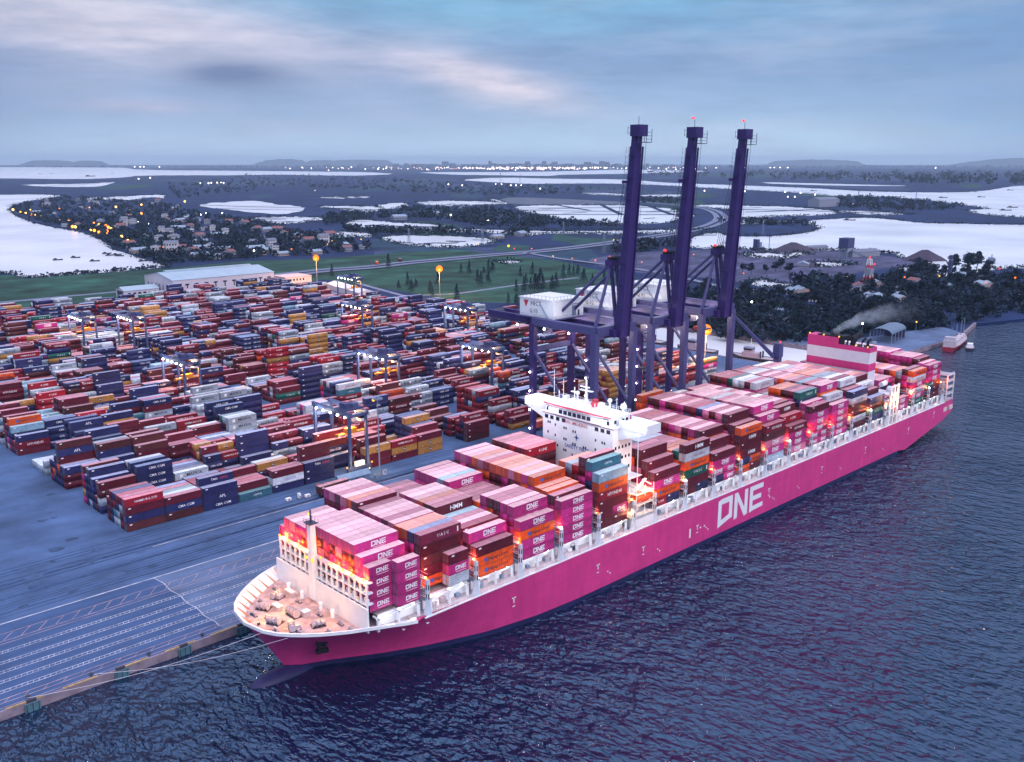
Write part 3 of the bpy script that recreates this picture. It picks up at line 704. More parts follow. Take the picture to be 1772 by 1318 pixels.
for z in (.45, .85, 1.25): b.bar((15, .25, ZD+z), (306, .25, ZD+z), .05, .05, WHITE)
b.box(13, 297, -.02, .3, ZD, ZD+.3, WHITE)
b.build('side_railing', ship)
b = MB(); rr = random.Random(4)
for X in BX[1:]:
    for k in range(4):
        x = X+rr.uniform(.5, 11); b.box(x, x+rr.uniform(.5, 1.6), 3.2, 4.1, ZD, ZD+rr.uniform(.7, 1.7), rr.choice([WHITE, M_DECK, STEEL]))
b.build('deck_locker', ship)['kind'] = 'stuff'
# accommodation block with bridge
H0, H1 = 88.4, 97.0
b = MB()
b.box(H0, H1, 9.6, 37.2, ZD, 41.4, WHITE); b.box(H0-.05, H0+.02, 9.4, 37.4, 41.15, 41.3, MARKR)
b.box(H0-.3, H1, 9.0, 37.6, 41.4, 41.7, WHITE)
b.build('accommodation_block', ship)
b = MB()
b.prism([(H0, 10.6), (H1, 10.6), (H1, 36), (H0, 36), (H0-.6, 31), (H0-.6, 16)], 41.7, 44.1, WHITE)
b.prism([(H0-.5, 10.2), (H1+.2, 10.2), (H1+.2, 36.4), (H0-.5, 36.4), (H0-1.1, 31), (H0-1.1, 16)], 44.1, 44.35, WHITE)
b.prism([(H0-.62, 10.1), (H0-.4, 10.1), (H0-.4, 36.5), (H0-.62, 36.5), (H0-1.22, 31), (H0-1.22, 16)], 44.36, 44.62, MARKR)
whs = b.build('wheelhouse', ship)
for sg, y0, y1, ye in ((1, 37, 47.3, 47.3), (-1, 9.6, -.7, -.7)):
    b = MB()
    b.add([(90.8, y0, 37.6), (96.4, y0, 37.6), (96.4, ye, 41.3), (90.8, ye, 41.3), (90.8, y0, 42.9), (96.4, y0, 42.9), (96.4, ye, 42.9), (90.8, ye, 42.9)], MB.BF if sg < 0 else [f[::-1] for f in MB.BF], WHITE)
    a0, a1 = min(y0, ye), max(y0, ye)
    b.box(90.6, 90.8, a0, a1, 41.4, 43.9, WHITE); b.box(96.4, 96.6, a0, a1, 41.4, 43.9, WHITE); b.box(90.6, 96.6, ye-.1, ye+.1, 41.3, 43.9, WHITE)
    b.build('bridge_wing', ship)
def win(*a): m_ = MB(); m_.box(*a); m_.build('bridge_window', ship)
for k in range(7): y = 17.6+k*1.85; win(H0-.66, H0-.55, y, y+1.45, 42.2, 43.4, GLASS)
for y in (11.0, 13.6): win(H0-.14, H0-.02, y, y+1.9, 42.2, 43.3, GLASS)
for y in (32.2, 34): win(H0-.14, H0-.02, y, y+1.5, 42.2, 43.3, GLASS)
for y in (28.0, 30.4, 32.8, 35.0): win(H0-.06, H0+.02, y, y+1.35, 39.6, 40.7, GLASS)
for y in (10.6, 12.8, 15.0): win(H0-.06, H0+.02, y, y+1.35, 39.6, 40.7, GLASS)
for k in range(4): win(90+k*1.7, 91+k*1.7, 10.55, 10.62, 42.3, 43.3, GLASS)

b = MB()
for y, z in ((35, 38.2), (34.2, 38.2), (32, 37.8), (28.4, 37.6), (27.6, 37.6), (24.8, 37.2), (23.9, 37.2), (16, 36.4), (13.5, 36.2), (12.6, 36.2), (35, 35.1), (32, 34.6), (28.4, 34.2), (27.6, 34.2), (24.8, 33.4), (23.9, 33.4), (20.6, 33.2), (19.8, 33.2), (16, 33.6), (12, 34), (31, 31.6), (28.4, 30.8), (27.6, 30.8), (25, 30), (20, 30), (16, 31), (12.4, 31)):
    b.box(H0-.05, H0+.02, y-.25, y+.25, z, z+.75, GLASS)
for k in range(5):
    for z in (19, 22.2, 25.4, 28.6, 31.8, 35): b.box(89.4+k*1.5, 90.1+k*1.5, 9.55, 9.62, z, z+.9, GLASS)
b.build('porthole', ship)
b = MB()
lettering(b, 'NO SMOKING', (H0-.07, 23.6, 39.6), (0, -1, 0), (0, 0, 1), 1.0, MARKR)
lettering(b, 'SAFETY FIRST', (H0-.07, 23.2, 33.2-.9), (0, -1, 0), (0, 0, 1), 1.15, MARKB)
for a in range(4):
    t = a*math.pi/2; dy, dz = math.sin(t), math.cos(t)
    b.add([(H0-.06, 23.4+dy*1.2, 36.0+dz*1.2), (H0-.06, 23.4+dz*.28, 36.0-dy*.28), (H0-.06, 23.4-dz*.28, 36.0+dy*.28)], [(0, 1, 2)], MARKB)
b.build('house_lettering', ship)
b = MB()
b.box(90, 96, 17, 32, 44.4, 45.2, WHITE); b.bar((93, 24, 45), (93, 24, 52.5), .7, .7, WHITE, .35, .35); b.box(92.4, 93.6, 21.6, 26.4, 49.2, 49.4, WHITE); b.box(92.2, 92.5, 22.2, 25.8, 50.3, 50.7, WHITE)
b.bar((94.5, 30, 45), (94.5, 30, 49), .25, .25, WHITE); b.box(94, 95, 28.8, 31.2, 47.5, 47.7, WHITE)
for x, y, h in ((91, 12, 3), (95, 14, 4), (92, 34, 3.5), (95.5, 35.5, 6), (91.2, 19, 2.2), (94, 38, 9)): b.bar((x, y, 43.9), (x, y, 44.4+h), .12, .12, WHITE)
for x, y, s in ((91.5, 21, 1.2), (94.8, 19.5, 1.5), (91.2, 28, 1.0), (94.5, 33.2, 1.3), (91.5, 15.5, 1.0), (95, 25.5, 1.0)): b.box(x-s/2, x+s/2, y-s/2, y+s/2, 44.4, 45.2+s*.6, WHITE)
for p, q in (((H0, 10.4), (H1, 10.4)), ((H1, 10.4), (H1, 36.2)), ((H0, 36.2), (H1, 36.2)), ((H0, 10.4), (H0, 36.2))):
    for z in (45, 45.5): b.bar((*p, z), (*q, z), .06, .06, WHITE)
    L_ = (Vector(q)-Vector(p)).length
    for k in range(int(L_/1.5)+1): v = Vector(p).lerp(Vector(q), k*1.5/L_); b.bar((v.x, v.y, 44.3), (v.x, v.y, 45.5), .06, .06, WHITE)
b.build('radar_mast', ship)
b = MB()
for x, y, r_ in ((93, 9.8, 1.0), (95.5, 17, .7), (95.6, 29.8, .7)): b.tube((x, y, 43.9), (x, y, 46.4), .3, WHITE); b.ball((x, y, 47.1), r_, WHITE, 10, 6)
b.build('antenna_dome', ship)
b = MB(); 
for x, y in ((95, 22.2), (92, 20)): b.box(x-.7, x+.7, y-.7, y+.7, 45.4, 46.6, MARKR)
b.build('signal_locker', ship)
# open decks on the water side of the house, lifeboat
b = MB()
for z in (17.2, 20.4, 23.6, 26.8): b.box(89, 97, 1.0 if z < 25 else 5.5, 9.6, z, z+.18, WHITE)
for x, zt in ((89.2, 41), (93, 26), (96.8, 26)):
    b.bar((x, 1.1, ZD), (x, 1.1, zt), .16, .16, WHITE)
for z in (18.3, 21.5, 24.7):
    for dz in (0, -.45): b.bar((89, 1.0, z+dz), (97, 1.0, z+dz), .06, .06, WHITE); b.bar((88.9, 1.0, z+dz), (88.9, 9.5, z+dz), .06, .06, WHITE)
for k in range(4): z = ZD+.5+k*3.2; b.bar((90, 3, z), (95.5, 3, z+3.1), .9, .12, WHITE)
b.box(88.8, 97.2, 0.9, 9.6, ZD, 16.4, WHITE)
b.build('side_gallery', ship)
b = MB()
M_LB = mat('lifeboat_orange', (0.75, 0.07, 0.03), 0.4, noise=.05)
b.ball((93, 2.2, 22.0), 1.0, M_LB, 14, 8, (4.3, 1.5, 1.45)); b.box(90.6, 92.4, 1.4, 3.0, 23.1, 24.0, M_LB)
b.build('lifeboat', ship)
b = MB()
for x in (90, 96): b.bar((x, 4.4, 20), (x, 4.4, 26.2), .35, .35, WHITE); b.bar((x, 4.6, 26), (x, 1.4, 25.4), .3, .3, WHITE); b.bar((x, 2.1, 25.4), (x, 2.1, 23), .06, .06, DKSTEEL)
b.build('davit', ship)
# funnel casing with bands
F0, F1 = 245.6, 251.6
b = MB()
def band(z0, z1, m_, y0=11.0, y1=38.0): b.box(F0, F1, y0, y1, z0, z1, m_)
M_FW = mat('funnel_white', (0.70, 0.71, 0.78), 0.45, noise=.05)
band(ZD, 33.4, M_FW); band(33.4, 36.5, M_HULL); band(36.5, 41.0, M_FW); band(41.0, 42.9, M_HULL); b.box(F0, F1, 24.5, 38, 42.9, 45.4, M_HULL)
b.build('funnel_casing', ship)
b = MB()
b.box(F0+.3, F1-.3, 11.3, 24.2, 42.92, 42.98, BLACK); b.box(F0+.2, F1-.2, 22.2, 24.5, 42.9, 46.2, BLACK); b.box(F0+.5, F1-.4, 24.6, 34, 45.4, 45.9, BLACK)
for y in (13.5, 15.6, 18.6, 21): b.tube((248.6, y, 42.9), (248.6, y, 45.0), .55, BLACK, n=10); b.tube((248.6, y, 44.9), (250, y-.4, 45.9), .55, BLACK, n=10)
b.tube((248.6, 19.6, 42.9), (248.6, 19.6, 45.4), 1.1, BLACK, n=12); b.tube((248.6, 19.8, 45.2), (251, 18.0, 47.0), 1.2, BLACK, n=12); b.ball((248.6, 28, 46.2), 1.6, BLACK, 10, 6)
b.build('exhaust_pipe', ship)
b = MB()
for y in (14.5, 17.2, 20.4, 22): b.tube((246.6, y, 42.9), (246.6, y, 44.1), .35, WHITE, n=8); b.tube((246.6, y, 44.0), (246.0, y-.5, 44.4), .42, WHITE, n=8)
b.build('gooseneck_vent', ship)
b = MB()
b.box(245.2, 252.2, 3, 11, ZD, 22, WHITE); b.box(245.2, 252.2, .9, 11, 25.4, 25.8, WHITE)
for x in (245.4, 248.6, 252): b.box(x-.35, x+.35, .7, 1.4, ZD, 29.5 if x > 248 else 28, WHITE)
b.box(245, 252.4, .8, 1.2, 28.6, 29.2, WHITE); b.tube((247, 6, 29), (251, 6, 29), 1.0, WHITE); b.ball((251.2, 4.2, 26.8), 1.3, WHITE, 10, 6)
for z in (17, 20, 23): b.box(245.2, 252.2, .9, 3.1, z, z+.15, WHITE)
b.build('engine_casing_gallery', ship)
# stern mooring deck and framework
b = MB()
for y in (.8, 7, 14, 22, 30, 38, 45): b.bar((306.5, y, ZD), (306.5, y, 25.4), .4, .4, WHITE); b.bar((299.6, y, ZD), (299.6, y, 25.4), .4, .4, WHITE)
for z in (16.6, 19.4, 22.2, 25.0):
    b.bar((306.5, .8, z), (306.5, 45, z), .25, .25, WHITE); b.bar((299.6, .8, z), (306.5, .8, z), .25, .25, WHITE); b.box(300, 306, 1, 45, z-.1, z, M_DECK)
    for k in range(5): b.box(300.3+k*1.3, 300.9+k*1.3, .75, .85, z+.3, z+1.1, WHITE)
b.build('stern_framework', ship)
b = MB()
for x in (296.5, 302.5): b = MB(); b.box(x, x+3.6, -.06, .5, 9.7, 11.4, mat('mooring_port_lining', (.75, .6, .58), .6)); b.build('mooring_port', ship)
# mooring lines to the quay
b = MB()
M_ROPE = mat('mooring_rope', (0.62, 0.60, 0.66), 0.8)
for p, q in (((-18.6, 17.5, 15.0), (-58, 48.2, 2.4)), ((-15.4, 11.6, 15.0), (-44, 48.2, 2.4))):
    p, q = Vector(p), Vector(q); pr = p
    for k in range(1, 13):
        t = k/12; v = p.lerp(q, t)-Vector((0, 0, 3.0*math.sin(math.pi*t)*.5)); b.tube(pr, v, .05, M_ROPE, n=5, cap=False); pr = v
b.build('mooring_line', ship)
# deck lamps
b = MB(); lamps_y = []
for k, x in enumerate(POSTX):
    b.ball((x-.1, 1.2, 22.7), .26, G_OR if k % 4 != 3 else G_WH)
b.build('lashing_bridge_lamp', ship)
b = MB()
for y in (5, 9.5, 13, 17.5, 22, 27, 31.5, 36, 40.5): b.ball((0, y, 25.6), .3, G_YE)
b.ball((-1.0, 24.1, 24.5), .42, G_YE); b.ball((-1.0, 26.6, 24.5), .42, G_YE)
b.build('foredeck_floodlight', ship)
b = MB()
for X in BX:
    for x in (2, 7.5, 11.5): b.ball((X+x, 4.0, 16.1), .16, G_WH, 6, 4)
b.build('passage_lamp', ship)
b = MB()
for y in (12, 17, 24.3, 31, 37.2): b.ball((F0-.1, y, 43.3 if y < 24 else 45.9), .33, G_YE)
b.ball((-.5, YC+2.3, 35.4), .3, G_YE)
b.build('funnel_lamp', ship)

# ------------------------------------------------------------------ containers
# code: (side colour, weathered roof colour lifted for top light, lettering, lettering colour, height, colour word)
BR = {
 'ONE': ((0.50, 0.030, 0.210), (0.88, 0.54, 0.59), 'ONE', MARK, 1.45, 'magenta'),  # roof paled beyond weathering, deck floodlight put into its colour
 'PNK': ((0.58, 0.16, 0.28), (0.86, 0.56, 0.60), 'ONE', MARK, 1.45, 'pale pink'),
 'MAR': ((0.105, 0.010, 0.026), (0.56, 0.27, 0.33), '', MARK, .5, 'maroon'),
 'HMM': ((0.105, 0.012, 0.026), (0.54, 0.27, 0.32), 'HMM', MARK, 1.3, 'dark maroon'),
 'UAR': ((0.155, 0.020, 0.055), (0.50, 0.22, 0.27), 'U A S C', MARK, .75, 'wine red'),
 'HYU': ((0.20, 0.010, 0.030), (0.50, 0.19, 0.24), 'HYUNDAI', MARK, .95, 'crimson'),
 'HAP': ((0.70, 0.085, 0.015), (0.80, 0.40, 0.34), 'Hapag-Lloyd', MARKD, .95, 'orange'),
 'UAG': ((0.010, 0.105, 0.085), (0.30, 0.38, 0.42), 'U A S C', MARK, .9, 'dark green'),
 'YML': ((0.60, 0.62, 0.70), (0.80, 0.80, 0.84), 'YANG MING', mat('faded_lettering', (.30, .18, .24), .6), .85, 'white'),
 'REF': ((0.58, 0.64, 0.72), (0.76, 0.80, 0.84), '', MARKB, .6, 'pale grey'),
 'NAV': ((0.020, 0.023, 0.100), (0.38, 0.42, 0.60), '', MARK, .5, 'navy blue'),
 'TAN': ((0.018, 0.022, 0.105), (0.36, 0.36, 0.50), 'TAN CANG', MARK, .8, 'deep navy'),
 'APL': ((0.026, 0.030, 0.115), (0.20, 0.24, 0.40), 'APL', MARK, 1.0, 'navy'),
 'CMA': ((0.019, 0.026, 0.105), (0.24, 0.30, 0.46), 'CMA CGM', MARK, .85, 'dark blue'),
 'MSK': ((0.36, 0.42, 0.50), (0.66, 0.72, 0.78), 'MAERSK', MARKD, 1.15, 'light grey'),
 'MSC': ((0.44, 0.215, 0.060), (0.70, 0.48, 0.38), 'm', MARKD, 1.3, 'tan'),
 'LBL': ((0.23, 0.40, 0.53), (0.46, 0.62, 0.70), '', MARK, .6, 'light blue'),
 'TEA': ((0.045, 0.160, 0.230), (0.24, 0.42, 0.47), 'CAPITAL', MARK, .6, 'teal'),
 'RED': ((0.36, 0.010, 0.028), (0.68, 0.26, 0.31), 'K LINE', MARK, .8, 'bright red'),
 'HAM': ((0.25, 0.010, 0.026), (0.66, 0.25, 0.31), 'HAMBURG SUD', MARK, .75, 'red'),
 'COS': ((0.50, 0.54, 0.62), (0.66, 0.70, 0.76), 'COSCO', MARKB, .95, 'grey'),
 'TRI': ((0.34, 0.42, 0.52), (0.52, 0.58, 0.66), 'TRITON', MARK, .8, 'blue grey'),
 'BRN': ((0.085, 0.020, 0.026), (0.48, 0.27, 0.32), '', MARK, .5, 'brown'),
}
LC, WC = {40: 12.19, 20: 6.06}, 2.44
def cmesh(code, ln, h=2.62, lite=False):
    side, roof, txt, tm, th, _ = BR[code]
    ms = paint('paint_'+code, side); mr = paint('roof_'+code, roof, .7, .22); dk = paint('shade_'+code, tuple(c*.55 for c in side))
    b = MB(); l2, w2 = LC[ln]/2, WC/2
    if lite:
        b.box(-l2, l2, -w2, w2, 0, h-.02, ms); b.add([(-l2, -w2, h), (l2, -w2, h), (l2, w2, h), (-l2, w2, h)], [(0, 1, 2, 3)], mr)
    else:
        e = .05
        b.box(-l2+e, l2-e, -w2+e, w2-e, .1, h-.08, ms)                                  # panels
        for x in (-l2, l2-.14):
            for y in (-w2, w2-.14): b.box(x, x+.14, y, y+.14, 0, h, ms)                 # corner posts
        for y in (-w2, w2-.1):
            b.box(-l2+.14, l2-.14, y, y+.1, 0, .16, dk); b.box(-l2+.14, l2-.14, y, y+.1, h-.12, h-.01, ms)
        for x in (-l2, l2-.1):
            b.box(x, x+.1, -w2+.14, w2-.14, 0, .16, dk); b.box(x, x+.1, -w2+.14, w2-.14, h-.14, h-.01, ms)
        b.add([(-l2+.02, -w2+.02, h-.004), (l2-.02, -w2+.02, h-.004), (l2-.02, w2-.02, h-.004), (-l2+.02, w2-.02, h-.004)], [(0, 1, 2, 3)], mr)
        n = 22 if ln == 40 else 11
        for k in range(n):                                                              # corrugation ribs
            x = -l2+.3+(k+.5)*(2*l2-.6)/n
            for y in (-w2+e-.03, w2-e): b.box(x-.11, x+.11, y, y+.03, .18, h-.14, ms)
        for k in range(n):
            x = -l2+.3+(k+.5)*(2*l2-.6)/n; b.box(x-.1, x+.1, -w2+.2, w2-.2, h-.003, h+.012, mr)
    yf = -w2-.012
    if txt:
        x0 = .6 if code not in ('MSK', 'HAP') else 1.0
        k = 1.0 if ln == 40 else .8
        if code == 'TAN':
            lettering(b, 'TAN', (-1.9, yf, h*.42), (1, 0, 0), (0, 0, 1), th, MARK, False); lettering(b, 'CANG', (1.0, yf, h*.42), (1, 0, 0), (0, 0, 1), th, MARKR, False)
        elif code == 'MSC':
            b.box(-.55*k, .55*k, yf-.004, yf, h*.28, h*.74, MARKD); lettering(b, 'm', (0, yf-.008, h*.42), (1, 0, 0), (0, 0, 1), .9, MARK)
        else: lettering(b, txt, (x0, yf, h*.5-th*k*.42), (1, 0, 0), (0, 0, 1), th*k, tm)
        if not lite: lettering(b, txt if code != 'MSC' else 'm', (-x0, -yf, h*.5-th*k*.42), (-1, 0, 0), (0, 0, 1), th*k, tm)
    if code == 'ONE' or code == 'PNK': b.box(-.9, 2.2, yf-.003, yf, h*.5-.86, h*.5-.76, MARK)
    if code == 'HAP': b.box(-3.4, -2.4, yf-.004, yf, h*.32, h*.72, MARKB)
    if code == 'MSK': b.box(-4.4, -3.3, yf-.004, yf, h*.3, h*.72, MARK)
    if code in ('MAR', 'BRN', 'NAV', 'RED', 'HYU', 'LBL', 'TRI'): b.box(-l2+.9, -l2+1.7, yf-.003, yf, h*.72, h*.86, MARK)
    if code in ('UAG', 'UAR'): b.box(l2-1.2, l2-.8, yf-.003, yf, h*.3, h*.8, MARK)
    if code == 'REF' and not lite:
        for k in range(4): b.box(-l2+.3, l2-.3, yf-.003, yf, h*(.16+.2*k), h*(.2+.2*k), STEEL)
    return b.mesh('container_'+code.lower())
DOORM = {}
def door_mesh(code, h=2.62):
    """one leaf of the end doors, with two lock rods"""
    if code not in DOORM:
        b = MB(); ms = paint('paint_'+code, BR[code][0])
        b.box(-.05, -.012, -.53, .53, .2, h-.18, ms)
        for y in (-.28, .25): b.tube((-.075, y, .15), (-.075, y, h-.15), .028, STEEL, n=5); b.box(-.10, -.05, y-.12, y+.12, 1.0, 1.08, STEEL)
        DOORM[code] = b.mesh('door')
    return DOORM[code]
CONT = []          # (x centre, y centre, z bottom, code, length, height, place words)
def put(x, y, z, code, ln=40, h=2.62, at=None, rot=None): CONT.append((x, y, z, code, ln, h, at))
ORD = ['', 'first', 'second', 'third', 'fourth', 'fifth', 'sixth', 'seventh', 'eighth', 'ninth', 'tenth', 'eleventh', 'twelfth', 'thirteenth', 'fourteenth', 'fifteenth', 'sixteenth', 'seventeenth', 'eighteenth', 'nineteenth', 'twentieth', 'twenty-first', 'twenty-second', 'twenty-third', 'twenty-fourth', 'twenty-fifth', 'twenty-sixth', 'twenty-seventh', 'twenty-eighth', 'twenty-ninth', 'thirtieth']
BAYN = ['%s bay from the bow' % ORD[k+1] for k in range(5)] + ['bay before the bridge'] + ['%s bay behind the bridge' % ORD[k+1] for k in range(9)] + ['bay before the funnel', 'bay behind the funnel', 'second bay from the stern', 'sternmost bay']
RY = lambda r: 2.6+2.52*r+1.24
FILL = ['ONE']*9 + ['MAR']*6 + ['HAP']*2 + ['HMM', 'HYU', 'UAR', 'PNK', 'NAV']
# per bay: rows -> (top height, tiers, codes from the top down); 'a|b' = two short boxes
S = {}
def st(bay, rows, top, n, codes=(), tops=None):
    rows = rows if isinstance(rows, (list, range, tuple)) else [rows]
    for i, r in enumerate(rows):
        c = list(codes) if tops is None else [tops[i % len(tops)]]
        while len(c) < n: c.append(rnd.choice(FILL))
        S[(bay, r)] = (top, c)
st(0, 2, 29.7, 5, ['ONE']*5); st(0, range(3, 11), 31.9, 6, tops=['ONE']); st(0, range(11, 15), 30.0, 5, tops=['ONE', 'ONE', 'PNK', 'ONE']); st(0, 15, 27.3, 4, ['ONE'])
st(1, 1, 31.4, 5, ['UAR', 'MAR', 'BRN', 'MAR', 'HAP']); st(1, 2, 31.3, 5, ['NAV', 'ONE']); st(1, 3, 31.3, 5, ['HAP']); st(1, 4, 31.2, 5, ['HAP']); st(1, range(5, 11), 31.4, 5, tops=['PNK', 'MAR', 'ONE', 'PNK', 'ONE', 'MAR']); st(1, range(11, 17), 32.5, 6, tops=['MAR', 'HAP', 'PNK', 'MAR', 'PNK', 'ONE'])
st(2, 0, 24.9, 3, ['MAR', 'HAP', 'HAP']); st(2, 1, 27.7, 4, ['ONE', 'MAR']); st(2, 2, 28.3, 4, ['HYU']); st(2, range(3, 6), 28.4, 4, tops=['PNK', 'MAR', 'LBL']); st(2, range(6, 12), 30.9, 5, tops=['HMM', 'HMM', 'HAP', 'PNK', 'ONE', 'PNK']); st(2, range(12, 17), 28.6, 4, tops=['MAR', 'BRN', 'MAR', 'MAR', 'BRN'])
st(3, 0, 27.4, 4, ['ONE', 'HAP', 'ONE', 'ONE']); st(3, 1, 30.6, 5, ['ONE', 'ONE']); st(3, range(2, 6), 30.7, 5, tops=['ONE', 'MAR', 'MAR', 'ONE']); st(3, range(6, 11), 28.4, 4, tops=['HAP', 'MAR', 'MAR', 'MAR', 'MAR']); st(3, range(11, 16), 30.8, 5, tops=['ONE', 'LBL', 'ONE', 'ONE', 'ONE']); st(3, 16, 30.9, 5, ['ONE'])
st(4, 0, 29.0, 5, ['ONE']*5); st(4, 1, 29.8, 5, ['MAR']); st(4, 2, 30.4, 5, ['HAP']); st(4, 3, 30.6, 5, ['HAP']); st(4, range(4, 16), 33.0, 6, tops=['HAP', 'ONE', 'HAP', 'PNK', 'HAP', 'HAP', 'HAP', 'RED', 'PNK', 'HAP', 'ONE', 'PNK']); st(4, 16, 33.1, 6, ['ONE'])
st(5, 0, 32.9, 6, ['LBL', 'HAP', 'HYU', 'MAR', 'MAR|ONE', 'MAR|MAR']); st(5, 1, 35.6, 7, ['TEA', 'ONE']); st(5, 2, 36.3, 7, ['MAR', 'MAR']); st(5, range(3, 6), 33.5, 6, tops=['RED', 'TRI', 'HAP']); st(5, range(11, 17), 33.6, 6, tops=['RED', 'MAR', 'RED', 'MAR', 'MAR', 'MAR'])
st(6, 0, 27.6, 4, ['MAR', 'ONE', 'HAP', 'RED|NAV']); st(6, 1, 30.3, 5, ['MAR', 'MAR']); st(6, 2, 33.3, 6, ['MAR', 'MAR']); st(6, 3, 33.3, 6, ['MAR', 'HAP']); st(6, range(4, 17), 30.3, 5, tops=['MAR', 'HYU', 'MAR', 'MAR', 'BRN'])
st(7, 0, 32.7, 6, ['HMM', 'YML', 'HAP', 'UAG', 'MAR', 'MAR|NAV']); st(7, 1, 30.3, 5, ['UAG', 'HAP']); st(7, 2, 30.0, 5, ['HAP']); st(7, range(3, 17), 30.1, 5, tops=['HAP', 'MAR', 'MAR', 'MAR', 'TRI', 'TRI', 'MAR'])
st(8, 0, 26.9, 4, ['MAR', 'ONE', 'ONE|ONE', 'NAV|ONE']); st(8, 1, 30.2, 5, ['MAR', 'UAR']); st(8, range(2, 11), 33.1, 6, tops=['MAR', 'ONE', 'MAR', 'PNK', 'ONE', 'HYU', 'HYU', 'PNK', 'MAR']); st(8, range(11, 14), 32.9, 6, tops=['RED', 'MAR', 'ONE']); st(8, range(14, 17), 27.6, 4, tops=['ONE', 'MAR', 'ONE'])
st(9, 0, 32.1, 6, ['HAP', 'HMM', 'MAR', 'HMM', 'NAV|HAP', 'HAP|MAR']); st(9, 1, 32.6, 6, ['MAR']); st(9, range(2, 15), 35.6, 7, tops=['MAR', 'PNK', 'MAR', 'PNK', 'NAV', 'HYU', 'MAR', 'ONE', 'HYU', 'MAR', 'ONE', 'MAR', 'MAR']); st(9, 15, 30.5, 5, ['YML']); st(9, 16, 35.6, 7, ['HAP', 'HAP'])
st(10, 0, 29.9, 5, ['HYU', 'BRN', 'PNK', 'ONE', 'TRI']); st(10, 1, 32.8, 6, ['ONE', 'MAR']); st(10, range(2, 13), 35.6, 7, tops=['ONE', 'ONE', 'PNK', 'PNK', 'PNK', 'MAR', 'YML', 'PNK', 'PNK', 'ONE', 'PNK']); st(10, range(13, 17), 33.0, 6, tops=['YML', 'REF', 'MAR', 'YML'])
st(11, 0, 26.9, 4, ['HYU', 'ONE', 'ONE', 'PNK']); st(11, 1, 29.8, 5, ['RED', 'MAR']); st(11, 2, 32.5, 6, ['HMM', 'MAR']); st(11, range(3, 17), 33.0, 6, tops=['MAR', 'PNK', 'PNK', 'MAR', 'YML'])
st(12, 0, 31.2, 6, ['MAR', 'ONE', 'ONE', 'ONE', 'ONE|ONE', 'ONE|ONE']); st(12, 1, 31.9, 6, ['ONE', 'PNK']); st(12, range(2, 7), 35.4, 7, tops=['UAG', 'MAR', 'BRN', 'HAP', 'HAP']); st(12, range(7, 9), 32.6, 6, tops=['YML', 'MAR']); st(12, range(9, 17), 35.8, 7, tops=['YML', 'MAR', 'YML', 'YML', 'UAG', 'HYU', 'BRN', 'MAR'])
st(13, 0, 29.2, 5, ['ONE']*5); st(13, 1, 32.1, 6, ['YML', 'MAR']); st(13, range(2, 17), 35.5, 7, tops=['ONE', 'PNK', 'MAR', 'LBL', 'MAR', 'PNK', 'HAP', 'PNK', 'MAR', 'PNK', 'MAR', 'YML', 'YML', 'ONE', 'MAR'])
st(14, 0, 31.5, 6, ['NAV', 'YML', 'BRN', 'BRN', 'YML', 'MAR']); st(14, 1, 31.9, 6, ['MAR']); st(14, 2, 34.9, 7, ['YML', 'MAR']); st(14, range(3, 17), 35.1, 7, tops=['MAR', 'YML', 'TRI', 'TRI', 'HAP', 'HAP', 'HAP', 'PNK', 'PNK', 'YML', 'YML', 'PNK'])
st(15, 0, 26.6, 4, ['NAV', 'BRN', 'UAG', 'NAV']); st(15, 1, 28.8, 4, ['MAR']); st(15, 2, 31, 5, ['YML']); st(15, range(3, 17), 33.4, 6, tops=['MAR', 'HAP', 'PNK', 'MAR'])
st(16, 0, 21.9, 2, ['ONE', 'ONE']); st(16, range(3, 8), 28.7, 5, tops=['ONE']); st(16, range(8, 17), 31.4, 6, tops=['MAR', 'HAP', 'MAR'])
st(17, 0, 31.4, 6, ['HAP', 'YML', 'ONE', 'YML', 'ONE', 'UAG']); st(17, 1, 31.8, 6, ['BRN']); st(17, 2, 30.2, 5, ['TRI']); st(17, range(3, 17), 30.4, 5, tops=['HAP', 'MAR', 'PNK'])
st(18, 0, 31.7, 6, ['ONE', 'ONE', 'ONE', 'UAG|HAP', 'NAV|MAR', 'MAR|MAR']); st(18, 1, 32.2, 6, ['ONE']); st(18, 2, 33.6, 6, ['MAR']); st(18, range(3, 7), 34.0, 6, tops=['ONE']); st(18, range(7, 17), 34.8, 6, tops=['ONE', 'ONE', 'PNK'])
def tiername(k, n): return 'top tier' if k == n-1 else ('bottom tier' if k == 0 else ORD[k+1]+' tier')
for (bay, r), (top, codes) in S.items():
    n = len(codes); h = 2.64
    if (top-16.6)/n < 2.7: h = max(2.40, (top-16.9)/n-.02)
    for i, c in enumerate(codes):
        z = top-(i+1)*(h+.025); xc = BX[bay]+6.1; k = n-1-i
        if z < 16.3: continue
        where = '%s, %s, %s' % ('hull-edge row' if r == 0 else ORD[r+1]+' row inboard', tiername(k, n), BAYN[bay])
        if '|' in c:
            for q, (cc, dx, en) in enumerate(zip(c.split('|'), (-3.07, 3.07), ('bow', 'stern'))): put(xc+dx, RY(r), z, cc, 20, h, (bay, r, 'short', where.replace(', '+BAYN[bay], ', %s half, ' % en + BAYN[bay])))
        else: put(xc, RY(r)+rnd.uniform(-.02, .02), z, c, 40, h, (bay, r, '', where))
for k in range(4):
    put(4.5, RY(1)-.2, 17.4+k*2.66, 'ONE', 20, 2.62, (0, 1, 'short', '%s of the foremost short stack by the foredeck' % tiername(k, 4)))
    put(10.7, RY(0), 17.5+k*2.66, 'ONE', 20, 2.62, (0, 0, 'short', '%s of the short stack at the hull edge, first bay' % tiername(k, 4)))
